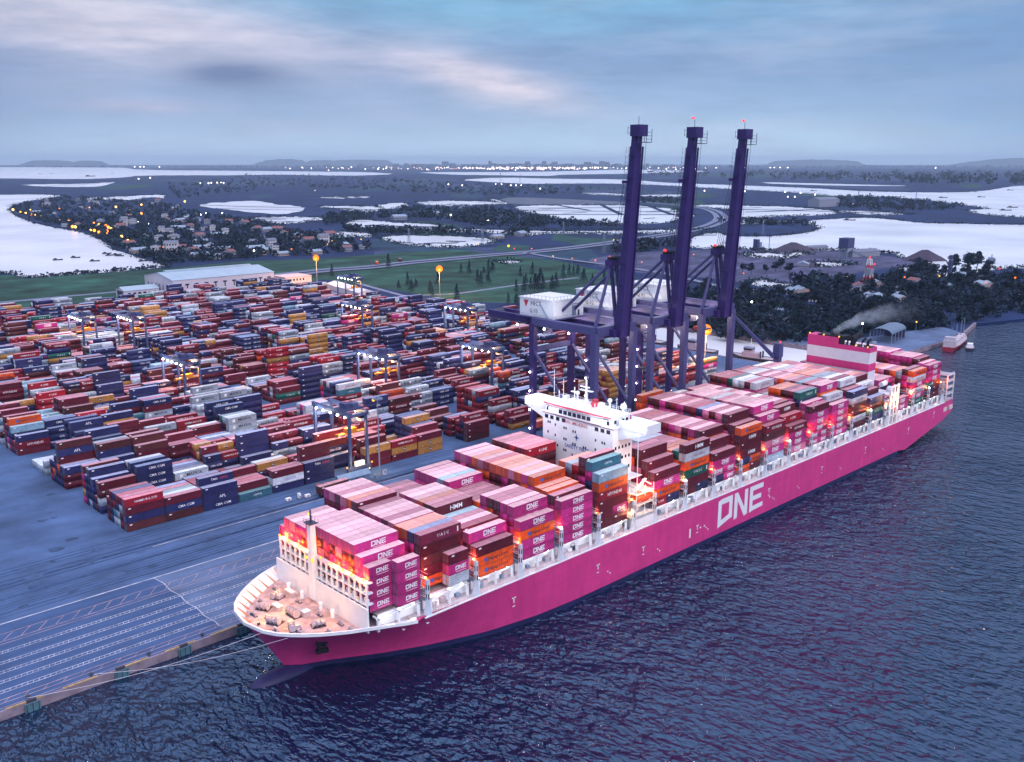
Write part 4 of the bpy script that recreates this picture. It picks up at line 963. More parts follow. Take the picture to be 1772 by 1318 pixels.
for k, c in enumerate(('REF', 'ONE', 'MAR')): put(25.3, RY(0), 17.6+k*2.66, c, 20, 2.62, (1, 0, 'short', '%s of the short edge stack, second bay' % tiername(k, 3)))

# --- the yard: nine double blocks behind the quay
YW = ['MAR']*26 + ['BRN']*8 + ['NAV']*24 + ['CMA']*10 + ['APL']*6 + ['HYU']*8 + ['HAM']*5 + ['RED']*3 + ['MSK']*11 + ['MSC']*6 + ['LBL']*3 + ['TRI']*2 + ['ONE']*3 + ['COS']*3 + ['TAN']*3 + ['HAP'] + ['UAG', 'TEA', 'YML']
BLKY = [126.8+53.7*k for k in range(9)]
ROWY = [1.24+2.62*j for j in range(6)] + [21.2+1.24+2.62*j for j in range(6)]
BLKN = ['nearest block', 'second block', 'third block', 'fourth block', 'fifth block', 'sixth block', 'seventh block', 'eighth block', 'farthest block']
FRONT = [['BRN', 'NAV', 'MAR', 'HAM'], ['BRN', 'CMA', 'MAR'], ['CMA', 'APL', 'NAV'], ['TEA'], ['NAV', 'COS', 'MAR'], ['NAV', 'NAV', 'TAN'], [], ['MAR', 'MAR', 'MSC'], ['MAR', 'MSC', 'HAM'], ['MSC', 'MSC', 'MAR'], ['MSC', 'NAV', 'MSC'], ['BRN', 'MAR', 'MAR'], ['MAR', 'BRN'], ['MSC', 'MAR'], ['MSC', 'MAR', 'HAM']]
RTG_AT = [(80.5, 0, 0), (151.5, 1, 1), (200, 1, 0), (235, 4, 0), (277.5, 3, 0), (316, 6, 1), (89, 5, 1), (110, 5, 0), (77, 2, 1)]
yr = random.Random(23)
for k in range(9):
    xmax = [322, 330, 345, 352, 352, 350, 345, 335, 325][k]
    ncol = int((xmax+5)/12.75)
    for i in range(ncol):
        x = -5+6.1+i*12.75
        if yr.random() < .03 and not (k == 0 and i < 7): continue
        for half in (0, 1):
            base = yr.choice([2, 3, 3, 4, 4, 5, 5]); fam = yr.choice(YW); short = yr.random() < .16
            if k == 0 and half == 0: short = False
            if k == 0 and half == 0 and i < 8: base = [4, 3, 3, 4, 3, 4, 4, 4][i]
            for j in range(6):
                y = BLKY[k]+ROWY[half*6+j]
                n = max(1, min(6, base+yr.choice([-2, -1, 0, 0, 0, 1])))
                if yr.random() < .05: n = 0
                col = None
                if k == 0 and half == 0 and j == 0 and i < len(FRONT): col = FRONT[i]; n = len(col)
                if k == 0 and half == 0 and i == 6: n = 0 if j < 3 else n
                if k == 0 and half == 0 and 0 < j < 4 and i in (3,): n = 2
                if k == 0 and half == 0 and i == 0: n = [4, 4, 4, 4, 4, 3][j]
                if k >= 7 and yr.random() < .25: n = min(n, 2)
                if fam not in ('HAP', 'UAG', 'TEA', 'ONE', 'YML') and yr.random() < .62: fam2 = fam
                else: fam2 = None
                for t in range(n):
                    c = col[t] if col else (fam2 if fam2 and yr.random() < .8 else yr.choice(YW))
                    rown = ('front row' if half*6+j == 0 else ORD[half*6+j+1]+' row')
                    where = '%s, %s column from apron, %s, %s' % (tiername(t, n), ORD[i+1], rown, BLKN[k].replace(' block', ' yard block'))
                    if short:
                        for q, dx in ((0, -3.08), (1, 3.08)):
                            put(x+dx, y, QZ+.02+t*2.66, c if q == 0 else (fam2 or yr.choice(YW)), 20, 2.62, ('y', k, 'short', ('apron-half, ' if q == 0 else 'inner-half, ')+where))
                    else: put(x, y+yr.uniform(-.04, .04), QZ+.02+t*2.66, c, 40, 2.62, ('y', k, '', where))
# which boxes show largest in the view: sample the view with rays
vs = []; fs = []
for (x, y, z, c, ln, h, at) in CONT:
    l2, w2 = LC[ln]/2, WC/2; o = len(vs)
    vs += [(x-l2, y-w2, z), (x+l2, y-w2, z), (x+l2, y+w2, z), (x-l2, y+w2, z), (x-l2, y-w2, z+h), (x+l2, y-w2, z+h), (x+l2, y+w2, z+h), (x-l2, y+w2, z+h)]
    fs += [[o+i for i in f] for f in MB.BF]
o = len(vs); vs += [(88.4, 9, 13), (88.4, 38, 13), (88.4, 38, 44), (88.4, 9, 44), (0, 2.4, 13), (0, 44, 13), (0, 44, 24.6), (0, 2.4, 24.6)]; fs += [[o, o+1, o+2, o+3], [o+4, o+5, o+6, o+7]]
bvh = BVHTree.FromPolygons(vs, fs)
hit = np.zeros(len(CONT)+1, int); endh = np.zeros(len(CONT)+1, int); org = Vector(CAM)
for py in np.arange(470, 1120, 2.6):
    for px in np.arange(0, 1772, 2.6):
        d = FWD + RGT*((px-886)/FPX) - UPV*((py-659)/FPX)
        r = bvh.ray_cast(org, d)
        if r[2] is not None and r[2]//6 < len(CONT):
            hit[r[2]//6] += 1
            if r[2] % 6 == 5: endh[r[2]//6] += 1
order = np.argsort(-hit[:len(CONT)])
big = set(int(i) for i in order[:300])
CM = {}
def cm(code, ln, lite):
    k = (code, ln, lite)
    if k not in CM: CM[k] = cmesh(code, ln, 2.62, lite)
    return CM[k]
ART = {'orange': 'orange'}
for i in sorted(big):
    x, y, z, c, ln, h, at = CONT[i]
    o = link('shipping_container', cm(c, ln, False), None, (x, y, z))
    if abs(h-2.62) > .01: o.scale = (1, 1, h/2.62)
    lab = '%s%s container, %s' % (BR[c][5], ' short' if at[2] else '', at[3])
    o['label'] = lab; o['category'] = 'shipping container'
    o['group'] = 'containers stacked on the ship' if at[0] != 'y' else 'containers stacked in the yard'
    if endh[i] >= 5:
        dm = door_mesh(c)
        for s in (-.56, .56): link('door', dm, o, (-LC[ln]/2+.02, s, 0))
# all smaller boxes as one mass
def mass(name, idx, litef):
    parts = {}; V = []; LP = []; LT = []; MI = []; TN = []; mats = []; off = 0
    for i in idx:
        x, y, z, c, ln, h, at = CONT[i]; me = cm(c, ln, litef(i))
        if me.name not in parts:
            v = np.empty(len(me.vertices)*3); me.vertices.foreach_get('co', v); lp = np.empty(len(me.loops), int); me.loops.foreach_get('vertex_index', lp)
            lt = np.empty(len(me.polygons), int); me.polygons.foreach_get('loop_total', lt); mi = np.empty(len(me.polygons), int); me.polygons.foreach_get('material_index', mi)
            tab = []
            for m_ in me.materials:
                if m_ not in mats: mats.append(m_)
                tab.append(mats.index(m_))
            parts[me.name] = (v.reshape(-1, 3), lp, lt, np.array(tab)[mi])
        v, lp, lt, mi = parts[me.name]
        V.append(v*np.array([1, 1, h/2.62])+np.array([x, y, z])); LP.append(lp+off); LT.append(lt); MI.append(mi); TN.append(np.full(len(lt), rnd.random())); off += len(v)
    V = np.concatenate(V); LP = np.concatenate(LP); LT = np.concatenate(LT); MI = np.concatenate(MI); TN = np.concatenate(TN)
    me = bpy.data.meshes.new(name); me.vertices.add(len(V)); me.vertices.foreach_set('co', V.ravel()); me.loops.add(len(LP)); me.loops.foreach_set('vertex_index', LP)
    me.polygons.add(len(LT)); me.polygons.foreach_set('loop_start', np.concatenate([[0], np.cumsum(LT)[:-1]])); me.polygons.foreach_set('loop_total', LT)
    for m_ in mats: me.materials.append(m_)
    me.polygons.foreach_set('material_index', MI); me.update(calc_edges=True)
    a = me.attributes.new('tint', 'FLOAT', 'FACE'); a.data.foreach_set('value', TN.astype(np.float32))
    return link(name, me)
rest = [i for i in range(len(CONT)) if i not in big]
o = mass('container_stack', rest, lambda i: not (hit[i] > 6 and CONT[i][1] < 330))
tag(o, 'countless smaller and hidden containers of mixed colours filling the yard and the ship', 'containers', kind='stuff')

# ------------------------------------------------------------------ ship-to-shore cranes
M_CR = mat('crane_violet_paint', (0.038, 0.024, 0.130), 0.5, noise=.14, scale=.3)
M_CR2 = mat('crane_slate_paint', (0.066, 0.066, 0.185), 0.5, noise=.12, scale=.3)
M_MH = mat('machinery_house_white', (0.80, 0.82, 0.85), 0.5, noise=.05)
def make_crane():
    c = empty('quay_crane')
    yw, yl, hx = 50.2, 79.5, 10.0
    for x in (-hx, hx):
        for y in (yw, yl):
            b = MB(); b.bar((x, y, QZ+2.4), (x, y, 58.5), 1.6, 1.6, M_CR2 if y == yw else M_CR, 2.1, 2.4, up=(0, 1, 0))
            for k in range(6):
                z = 8+k*8; b.box(x-1.5, x+1.5, y-1.5, y+1.5, z, z+.12, DKSTEEL) if (x < 0 and y == yl and False) else None
            leg = b.build('leg', c)
            b = MB(); b.box(x-4.5, x+4.5, y-.8, y+.8, QZ+1.2, QZ+2.6, M_CR)
            for k in range(4): b.tube((x-3.6+k*2.4, y-.3, QZ+.55), (x-3.6+k*2.4, y+.3, QZ+.55), .55, DKSTEEL, n=10)
            b.build('bogie', leg)
    def pbeam(p, q, a, d, m_): b = MB(); b.bar(p, q, a, d, m_); b.build('portal_beam', c)
    for y in (yw, yl):
        pbeam((-hx, y, 59.0), (hx, y, 59.0), 2.4, 3.2, M_CR2 if y == yw else M_CR); pbeam((-hx, y, QZ+4.2), (hx, y, QZ+4.2), 1.4, 1.8, M_CR)
    pbeam((-hx, yl, 49), (hx, yl, 49), 1.4, 1.8, M_CR2)
    for x in (-hx, hx): pbeam((x, yw, 59.4), (x, yl, 59.4), 2.0, 2.6, M_CR2); pbeam((x, yw, 16.5), (x, yl, 16.5), 1.3, 1.7, M_CR)
    for x in (-hx, hx):
        b = MB(); b.tube((x, yl, 49), (x, yw+.5, 18.5), .62, M_CR2, n=10); b.build('brace', c)
    b = MB()
    for x in (-3.4, 3.4): b.bar((x, 47, 58.2), (x, 110, 58.2), 1.5, 2.6, M_CR)
    for k in range(8): b.bar((-3.4, 52+k*8, 58), (3.4, 52+k*8, 58), .6, .9, M_CR)
    for x in (-5.2, 5.2):
        b.box(x-.6, x+.6, 48, 109, 56.9, 57.05, DKSTEEL)
        for z in (57.5, 58.1): b.bar((x, 48, z), (x, 109, z), .07, .07, M_CR2)
        for k in range(31): b.bar((x, 48+k*2, 57), (x, 48+k*2, 58.1), .06, .06, M_CR2)
    b.tube((-2.2, 109, 57.5), (2.2, 109, 57.5), 2.1, DKSTEEL, n=14)
    for k in range(22): b.bar((4.2, 82+k*1.2, 56.8), (4.2, 82.3+k*1.2, 54.6-.5*math.sin(k)), .08, .08, M_CR2)
    b.build('girder', c)
    # A-frame: front legs, apex block, back stays
    b = MB()
    for s in (-1, 1):
        b.tube((s*9.4, yw+.6, 60.5), (s*1.6, 51.2, 80.6), .62, M_CR2, .5, n=10)
        b.tube((s*2.8, 51.6, 80.6), (s*3.4, 75.5, 60), .55, M_CR2, n=10)
        b.bar((s*1.4, 51.2, 80.5), (s*1.4, 48.2, 60), .9, 1.0, M_CR)
    b.box(-3.2, 3.2, 50, 52.4, 80.4, 82.6, M_CR); b.tube((-3, 51, 83), (3, 51, 83), .7, BLACK, n=10); b.bar((-2.2, 51, 82), (2.2, 51, 82), .5, .5, M_CR)
    b.build('a_frame', c)
    # raised boom
    b = MB()
    p0, p1 = Vector((0, 47.2, 56.8)), Vector((0, 42.6, 126.4)); ax = (p1-p0).normalized(); pm = p0.lerp(p1, .45)
    b.bar(p0, pm, 4.5, 2.4, M_CR, 4.2, 2.2, up=(0, 1, 0)); b.bar(pm, p0.lerp(p1, .96), 4.2, 2.2, M_CR, 3.3, 1.7, up=(0, 1, 0))
    for s in (-1, 1): b.bar(p0+Vector((s*1.5, 1.55, 0)), p0.lerp(p1, .9)+Vector((s*1.2, 1.3, 0)), .5, .35, M_CR2, up=(0, 1, 0)); b.bar(p0+Vector((s*2.2, -1.6, 0)), p0.lerp(p1, .9)+Vector((s*1.8, -1.3, 0)), .45, .45, M_CR, up=(0, 1, 0))
    for k in range(9): v = p0.lerp(p1, .06+.1*k); b.bar(v+Vector((-2.35, 0, 0)), v+Vector((2.35, 0, 0)), .3, 2.6-.1*k, M_CR, up=(0, 1, 0))
    b.bar(p0.lerp(p1, .74)+Vector((-3.6, 1.4, 0)), p0.lerp(p1, .74)+Vector((3.2, 1.4, 0)), 1.0, 1.0, M_CR)
    b.build('boom', c)
    b = MB(); h = p0.lerp(p1, .96)
    b.box(-2.1, 2.1, h.y-2.6, h.y+1.3, h.z-1.0, h.z+2.6, M_CR); b.box(-1.9, 1.9, h.y-4.4, h.y-2.2, h.z-3.0, h.z-2.8, DKSTEEL)
    for x in (-1.9, 1.9):
        for y in (-4.4, -2.2): b.bar((x, h.y+y, h.z-2.9), (x, h.y+y, h.z+1.2), .14, .14, M_CR2)
        for z in (-1.9, -.9, .2): b.bar((x, h.y-4.4, h.z+z), (x, h.y-2.2, h.z+z), .08, .08, M_CR2)
    for z in (-1.9, -.9, .2): b.bar((-1.9, h.y-4.4, h.z+z), (1.9, h.y-4.4, h.z+z), .08, .08, M_CR2)
    for x in (-2.9, ): 
        for z in (0, 1.6): b.bar((x, h.y-1, h.z+z), (x, h.y+1.5, h.z+z), .1, .1, M_CR)
        b.bar((x, h.y+1.5, h.z-.5), (x, h.y+1.5, h.z+2), .1, .1, M_CR)
    b.bar((0.6, h.y, h.z+2.6), (.6, h.y, h.z+5.2), .12, .12, M_CR)
    b.build('boom_head', c)
    b = MB()
    for s in (-1.2, -.4, .4, 1.2):
        b.tube((s*1.4, 51, 83), p0.lerp(p1, .74)+Vector((s*2.2, 1.8, 0)), .085, DKSTEEL, n=5); b.tube((s*1.2, 51.6, 83), p0.lerp(p1, .42)+Vector((s*1.6, 1.7, 0)), .07, DKSTEEL, n=5)
    b.tube(p0+Vector((2.6, -2.4, 8)), p0.lerp(p1, .94)+Vector((1.6, -2.6, 0)), .06, DKSTEEL, n=5)
    b.build('stay_rope', c)
    b = MB()
    for k in range(34):
        v = p0.lerp(p1, .1+.0235*k); b.bar(v+Vector((-3.0, .8, 0)), v+Vector((-3.0, 1.9, 0)), .07, .07, M_CR2)
    for d in (.8, 1.9): b.bar(p0.lerp(p1, .1)+Vector((-3.0, d, 0)), p0.lerp(p1, .9)+Vector((-2.6, d, 0)), .07, .07, M_CR2)
    b.build('boom_ladder', c)
    # machinery house
    b = MB(); b.box(-8, 7.5, 71.5, 88.5, 60.6, 67.0, M_MH); b.prism([(-8.3, 71.2), (7.8, 71.2), (7.8, 88.8), (-8.3, 88.8)], 67.0, 67.3, M_MH)
    mh = b.build('machinery_house', c)
    b = MB(); b.box(-9.2, 8.7, 70.4, 89.6, 60.3, 60.6, M_CR2)
    for p, q in (((-9.1, 70.5), (8.6, 70.5)), ((-9.1, 70.5), (-9.1, 89.5)), ((-9.1, 89.5), (8.6, 89.5))):
        for z in (61.1, 61.6): b.bar((*p, z), (*q, z), .06, .06, M_CR2)
    for p, q in (((-8.2, 71.3), (7.7, 71.3)), ((-8.2, 71.3), (-8.2, 88.7)), ((-8.2, 88.7), (7.7, 88.7)), ((7.7, 71.3), (7.7, 88.7))):
        b.bar((*p, 68.4), (*q, 68.4), .06, .06, M_CR2)
        for k in range(10): v = Vector(p).lerp(Vector(q), k/9); b.bar((v.x, v.y, 67.2), (v.x, v.y, 68.4), .07, .07, M_CR2)
    b.build('house_walkway', mh)
    b = MB(); b.box(1.5, 3.6, 71.44, 71.5, 61, 64.6, STEEL); b.box(-1, 6, 71.45, 71.5, 65, 65.3, STEEL); b.box(4.5, 5.4, 71.44, 71.5, 60.7, 62.9, DKSTEEL); b.bar((-8.1, 74, 60.8), (-8.1, 78, 65.5), .8, .12, STEEL)
    b.build('house_door', mh)
    b = MB()
    lettering(b, 'HICT', (-8.03, 80.2, 64.6), (0, -1, 0), (0, 0, 1), 1.7, MARKD)
    b.add([(-8.03, 86.6, 66.3), (-8.03, 84.0, 66.3), (-8.03, 85.3, 63.6)], [(0, 1, 2)], MARKR); b.add([(-8.04, 86.0, 66.0), (-8.04, 85.4, 66.4), (-8.04, 84.6, 65.6), (-8.04, 85.3, 65.2)], [(0, 1, 2, 3)], MARKR)
    return c, b, mh
cr, bm, mhs = make_crane()
sign = bm.mesh('house_sign')
signo = link('house_sign', sign, mhs)
CRX = (136.2, 166.3, 197.0)
CL = ['violet quay crane with raised boom, the one of three nearest the bridge', 'violet quay crane with raised boom, standing between two like it', 'violet quay crane with raised boom, the one of three nearest the stern']
cranes = [cr, dup(cr), dup(cr)]
for k, o in enumerate(cranes):
    o.location = (CRX[k], 0, 0); tag(o, CL[k], 'quay crane', 'cranes on the quay')
    b = MB(); lettering(b, ('Q.03', 'Q.02', 'Q.01')[k], (-8.03, 81.5, 62.0), (0, -1, 0), (0, 0, 1), 1.5, MARKD)
    mh = [c_ for c_ in o.children if c_.name.startswith('machinery_house')][0]
    b.build('house_number', mh)
    b = MB()
    b.ball((-2.6, 51, 83.9), .55 if k else .2, G_RD); b.build('warning_lamp', o)
    if k: b = MB(); b.ball((-.6, 42.6, 129.2), .42, G_RD); b.build('warning_lamp', o)
    b = MB()
    for y, z in ((55, 56.2), (66, 56.2), (78, 56.2), (92, 56.2)):
        for x in (-6, 6): b.ball((x, y, z), .38, G_WH, 6, 4)
    for z in (20, 27, 34, 41): b.ball((-11.7, 79.5, z), .32, G_WH, 6, 4); b.ball((11.7, 79.5, z), .32, G_WH, 6, 4)
    b.build('floodlight', o)
    b = MB(); ty, tz = ((79, 25), (58, 40), (58, 50))[k]
    b.box(-1.4, 1.4, ty-6.1, ty+6.1, tz, tz+.5, DKSTEEL) if k == 99 else b.box(-6.1, 6.1, ty-1.2, ty+1.2, tz, tz+.55, DKSTEEL)
    b.box(-2.4, 2.4, ty-1.4, ty+1.4, tz+.55, tz+1.9, mat('spreader_red', (.30, .05, .06), .6))
    for x in (-2, 2):
        for dy in (-1, 1): b.tube((x, ty+dy, tz+1.9), (x, ty+dy, 57), .05, DKSTEEL, n=4)
    b.build('spreader', o)
    b = MB(); b.box(-2.4, 2.4, ty+3, ty+6, 53.4, 56.4, M_CR2); b.box(-2.42, 2.42, ty+3.2, ty+5.8, 54.6, 55.8, GLASS); b.box(-3, 3, ty-3, ty+6, 56.4, 57.2, DKSTEEL)
    b.build('trolley_cab', o)

# ------------------------------------------------------------------ yard gantries on tyres
M_RT = mat('gantry_blue_paint', (0.07, 0.10, 0.22), 0.5, noise=.12, scale=.3)
M_RT2 = mat('gantry_dark_paint', (0.05, 0.06, 0.16), 0.5, noise=.12, scale=.3)
M_SPR = mat('spreader_orange', (0.72, 0.26, 0.03), 0.5, noise=.1)
def make_rtg():
    c = empty('yard_gantry'); W = 23.0; hb = 3.9
    for y in (0, W):
        for x in (-hb, hb):
            b = MB(); b.bar((x, y, 2.6), (x*.92, y, 22.2), 1.0, 1.1, M_RT, .85, 1.0, up=(0, 1, 0)); b.build('leg', c)
        b = MB(); b.bar((-hb-1.2, y, 2.3), (hb+1.2, y, 2.3), 1.0, 1.3, M_RT2); sl = b.build('sill_beam', c)
        for x in (-hb-.4, hb+.4):
            b = MB(); b.tube((x, y-.45, .95), (x, y+.45, .95), .95, RUBBER, n=16); b.tube((x, y-.47, .95), (x, y+.47, .95), .42, MARK, n=10); b.build('wheel', sl)
    b = MB()
    for x in (-hb*.92, hb*.92): b.bar((x, -1.5, 22.8), (x, W+1.5, 22.8), .9, 1.7, M_RT)
    for y in (0, W): b.bar((-hb, y, 22.2), (hb, y, 22.2), .8, .9, M_RT)
    b.bar((-hb-.8, -1, 23.9), (-hb-.8, W+1, 23.9), .06, .06, M_RT)
    for k in range(13): b.bar((-hb-.8, -1+k*2, 22.8), (-hb-.8, -1+k*2, 23.9), .06, .06, M_RT)
    b.build('top_girder', c)
    b = MB(); ty = 5.0
    b.box(-4.3, 4.3, ty-3, ty+3, 23.7, 24.4, M_RT2); b.box(-3, -.5, ty-2, ty+2, 24.4, 26.2, M_RT2); b.box(.5, 3, ty-1.6, ty+1.2, 24.4, 25.8, M_RT); b.tube((-.3, ty-1.5, 25.2), (-.3, ty+1.5, 25.2), .7, M_RT2, n=10)
    for x in (-4.2, 4.2):
        b.bar((x, ty-3, 25.4), (x, ty+3, 25.4), .07, .07, M_RT)
        for k in range(4): b.bar((x, ty-3+k*2, 24.4), (x, ty-3+k*2, 25.4), .07, .07, M_RT)
    tr = b.build('trolley', c)
    b = MB(); b.box(1.4, 3.6, ty-4.6, ty-2.4, 19.6, 22.2, WHITE); b.box(1.36, 3.64, ty-4.64, ty-2.36, 20.5, 21.6, GLASS); b.build('operator_cab', tr)
    b = MB(); b.box(-6.1, 6.1, ty-1.1, ty+1.1, 14.4, 14.8, M_SPR); b.box(-2.2, 2.2, ty-1.1, ty+1.1, 14.8, 16.4, M_SPR)
    for x in (-1.9, 1.9):
        for dy in (-.9, .9): b.tube((x, ty+dy, 16.4), (x*1.1, ty+dy*1.5, 24), .05, DKSTEEL, n=4)
    for x in (-6.1, 5.9): b.box(x, x+.2, ty-1.2, ty+1.2, 13.9, 14.9, M_SPR)
    b.build('spreader', c)
    b = MB()
    for k in range(5): y = 2+k*4.8; b.ball((-hb*.92-.5, y, 21.7), .42, G_WH, 7, 4)
    b.ball((hb*.92+.4, 7, 21.7), .35, G_WH, 7, 4); b.ball((-hb-1.6, -.4, 3.2), .35, G_YE, 7, 4); b.ball((hb+1.6, -.4, 3.2), .35, G_YE, 7, 4)
    b.build('floodlight', c)
    b = MB(); b.box(-2.6, 2.6, W-1.1, W-.5, 3.0, 5.0, M_RT2); b.box(-2, 2, -.9, .3, 3.0, 4.8, MARK)
    for k in range(8): b.bar((-hb+.4, -.75, 3+k*2.4), (-hb+.4+(1.2 if k % 2 else -1.2), -.75, 5.2+k*2.1), .5, .1, M_RT) if k < 8 else None
    b.build('power_pack', c)
    return c
RL = ['blue rubber-tyred yard gantry nearest the ship, right behind the blue shed', 'blue yard gantry in the middle of the yard with big wheels showing', 'blue yard gantry close to the left side of the quay cranes', 'blue yard gantry in the far centre, over an empty lane', 'blue yard gantry at the far right of the yard', 'blue yard gantry nearest the pale buildings behind the yard', 'blue yard gantry leftmost in the yard, over tan containers', 'blue yard gantry second from the left in the yard', 'blue yard gantry over orange-lit containers in the left centre']
rtg = make_rtg()
RTG_POS = []
for k, (x, blk, half) in enumerate(RTG_AT):
    o = rtg if k == 0 else dup(rtg)
    y = BLKY[blk]-1.9+half*21.2; o.location = (x, y, QZ); RTG_POS.append((x, y)); tag(o, RL[k], 'gantry crane', 'tyred gantries in the yard')

# ------------------------------------------------------------------ high-mast lamps
def mast(x, y, h, col_m, label, s=1.0):
    c = tag(empty('mast_lamp', (x, y, QZ)), label, 'lamp post', 'high lamp masts of the terminal')
    b = MB(); b.tube((0, 0, 0), (0, 0, h), .34, STEEL, .16, n=10); b.box(-.6, .6, -.6, .6, 0, .5, M_WALLQ); b.build('pole', c)
    b = MB()
    for k in range(8):
        a = k*math.pi/4; b.bar((0, 0, h), (1.5*s*math.cos(a), 1.5*s*math.sin(a), h), .1, .1, STEEL); b.box(1.5*s*math.cos(a)-.35, 1.5*s*math.cos(a)+.35, 1.5*s*math.sin(a)-.35, 1.5*s*math.sin(a)+.35, h-.1, h+.35, STEEL)
    b.build('lamp_ring', c)
    return c
G_MC = glow('mast_lamp_core', (1.0, .62, .14), 3.0)
MASTS = [(368, 612, 24.7, 'tall lamp mast with orange light beside the pale buildings behind the yard'), (402, 471, 23.2, 'tall lamp mast with orange light at the meadow edge, right of the pale shed'), (309, 132, 25.0, 'tall lamp mast with bright orange light beside the quay cranes'), (84.5, 117.5, 29.0, 'slim tall lamp mast beside the blue shed, nearest the ship')]
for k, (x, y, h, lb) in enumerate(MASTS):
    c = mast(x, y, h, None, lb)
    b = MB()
    if k < 3: b.ball((0, 0, h+.2), 2.9, G_OR, 18, 12)  # ball swollen past the lamp ring to stand in for its halo
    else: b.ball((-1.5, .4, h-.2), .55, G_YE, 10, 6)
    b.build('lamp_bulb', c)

# ------------------------------------------------------------------ buildings of the terminal
M_SH = mat('blue_shed_cladding', (0.13, 0.22, 0.34), 0.6, noise=.15); M_SHR = mat('blue_shed_roof', (0.20, 0.31, 0.44), 0.6, noise=.15)
M_WW = mat('pale_warehouse_wall', (0.62, 0.56, 0.62), 0.7, noise=.08, scale=.1); M_WR = mat('pale_blue_sheet_roof', (0.34, 0.45, 0.54), 0.5, noise=.08, scale=.1)
M_PK = mat('pale_render', (0.70, 0.60, 0.60), 0.8, noise=.08, scale=.2)
def gable(c, x0, x1, y0, y1, h, rise, mw, mr, along='x', ov=.5):
    b = MB(); b.box(x0, x1, y0, y1, 0, h, mw)
    if along == 'x':
        ym = (y0+y1)/2
        for x in (x0, x1): b.add([(x, y0, h), (x, y1, h), (x, ym, h+rise)], [(0, 1, 2)], mw)
    else:
        xm = (x0+x1)/2
        for y in (y0, y1): b.add([(x0, y, h), (x1, y, h), (xm, y, h+rise)], [(0, 1, 2)], mw)
    b.build('wall', c)
    b = MB()
    if along == 'x':
        k = rise/((y1-y0)/2); a = (x0-ov, x1+ov)
        for ya, yb in ((y0-ov, ym), (y1+ov, ym)):
            za = h-k*ov
            b.add([(a[0], ya, za), (a[1], ya, za), (a[1], yb, h+rise), (a[0], yb, h+rise), (a[0], ya, za+.2), (a[1], ya, za+.2), (a[1], yb, h+rise+.2), (a[0], yb, h+rise+.2)], MB.BF, mr)
    else:
        k = rise/((x1-x0)/2); a = (y0-ov, y1+ov)
        for xa, xb in ((x0-ov, xm), (x1+ov, xm)):
            za = h-k*ov
            b.add([(xa, a[0], za), (xa, a[1], za), (xb, a[1], h+rise), (xb, a[0], h+rise), (xa, a[0], za+.2), (xa, a[1], za+.2), (xb, a[1], h+rise+.2), (xb, a[0], h+rise+.2)], MB.BF, mr)
    return b.build('roof', c)
c = tag(empty('site_shed', (71.6, 116.2, QZ)), 'long blue shed with a ribbed gable roof in front of the nearest gantry', 'shed')
gable(c, -6.2, 6.2, -1.6, 1.6, 3.3, 1.1, M_SH, M_SHR)
b = MB()
for x in (-3.6, .8): b.box(x-.5, x+.5, -1.66, -1.6, .4, 2.5, DKSTEEL)
b.build('door', c)
b = MB()
for x in (3.5, -5.2): b.box(x-.5, x+.5, -1.66, -1.6, 1.3, 2.3, GLASS)
b.build('window', c)
c = tag(empty('warehouse', (279, 648, QZ)), 'large pale warehouse with a long low blue gable roof behind the yard', 'warehouse')
rf = gable(c, -48, 48, -29, 29, 14.5, 4.4, M_WW, M_WR)
b = MB(); b.box(-42, 40, -2.2, 2.2, 18.4, 20.2, M_WR); b.build('ridge_vent', rf)
for k in range(11):
    x = -44+k*8.7; b = MB(); b.box(x-.5, x+.5, -29.12, -29, 6, 9.6, GLASS); b.box(x-1.8, x+1.8, -29.12, -29, 9.6, 10.8, GLASS); b.build('window', c)
for k in range(7): b = MB(); b.box(-48.12, -48, -26+k*7.7, -23.5+k*7.7, 3, 9.5, STEEL); b.build('window', c)
for x, w_ in ((-24, 5.5), (-12, 3.2), (12, 3.0), (34, 5)): b = MB(); b.box(x-w_/2, x+w_/2, -29.2, -29, 0, 6.2, DKSTEEL); b.box(x-w_/2-1, x+w_/2+1, -31, -29, 6.4, 6.7, M_WR); b.build('door', c)
c = tag(empty('warehouse', (213, 650, QZ)), 'small pale warehouse with blue roof, left of the large one', 'warehouse')
gable(c, -15, 15, -9, 9, 6.5, 2.6, M_WW, M_WR)
b = MB(); b.box(-15.2, -15, -6, 6, 0, 6, DKSTEEL); b.build('door', c)
for k in range(6): b = MB(); b.box(-12+k*4.4, -9.4+k*4.4, -9.1, -9, 3.2, 4.6, GLASS); b.build('window', c)
for (x, y, sx, sy, h, lb) in ((361, 645, 14, 12, 6, 'pink-lit flat office block right of the large warehouse'), (341, 572, 6, 5, 6.5, 'small pink gatehouse at the edge of the yard'), (356, 590, 5, 6, 4, 'low pale hut beside the far lamp mast')):
    c = tag(empty('office_building', (x, y, QZ)), lb, 'building')
    b = MB(); b.box(-sx, sx, -sy, sy, 0, h, M_PK); b.build('wall', c)
    b = MB(); b.box(-sx-.4, sx+.4, -sy-.4, sy+.4, h, h+.5, mat('pink_roof', (.72, .52, .52), .8)); b.build('roof', c)
    for k in range(max(2, int(sx/2.2))): b = MB(); b.box(-sx+1.2+k*3.4, -sx+2.8+k*3.4, -sy-.05, -sy, h*.4, h*.75, GLASS); b.build('window', c)
c = tag(empty('long_shed', (357, 540, QZ), R(78)), 'long low shed with white sheet roof at the right of the yard edge', 'shed')
gable(c, -36, 38, -7, 7, 4.8, 2.0, M_PK, mat('white_sheet_roof', (.74, .74, .80), .5))

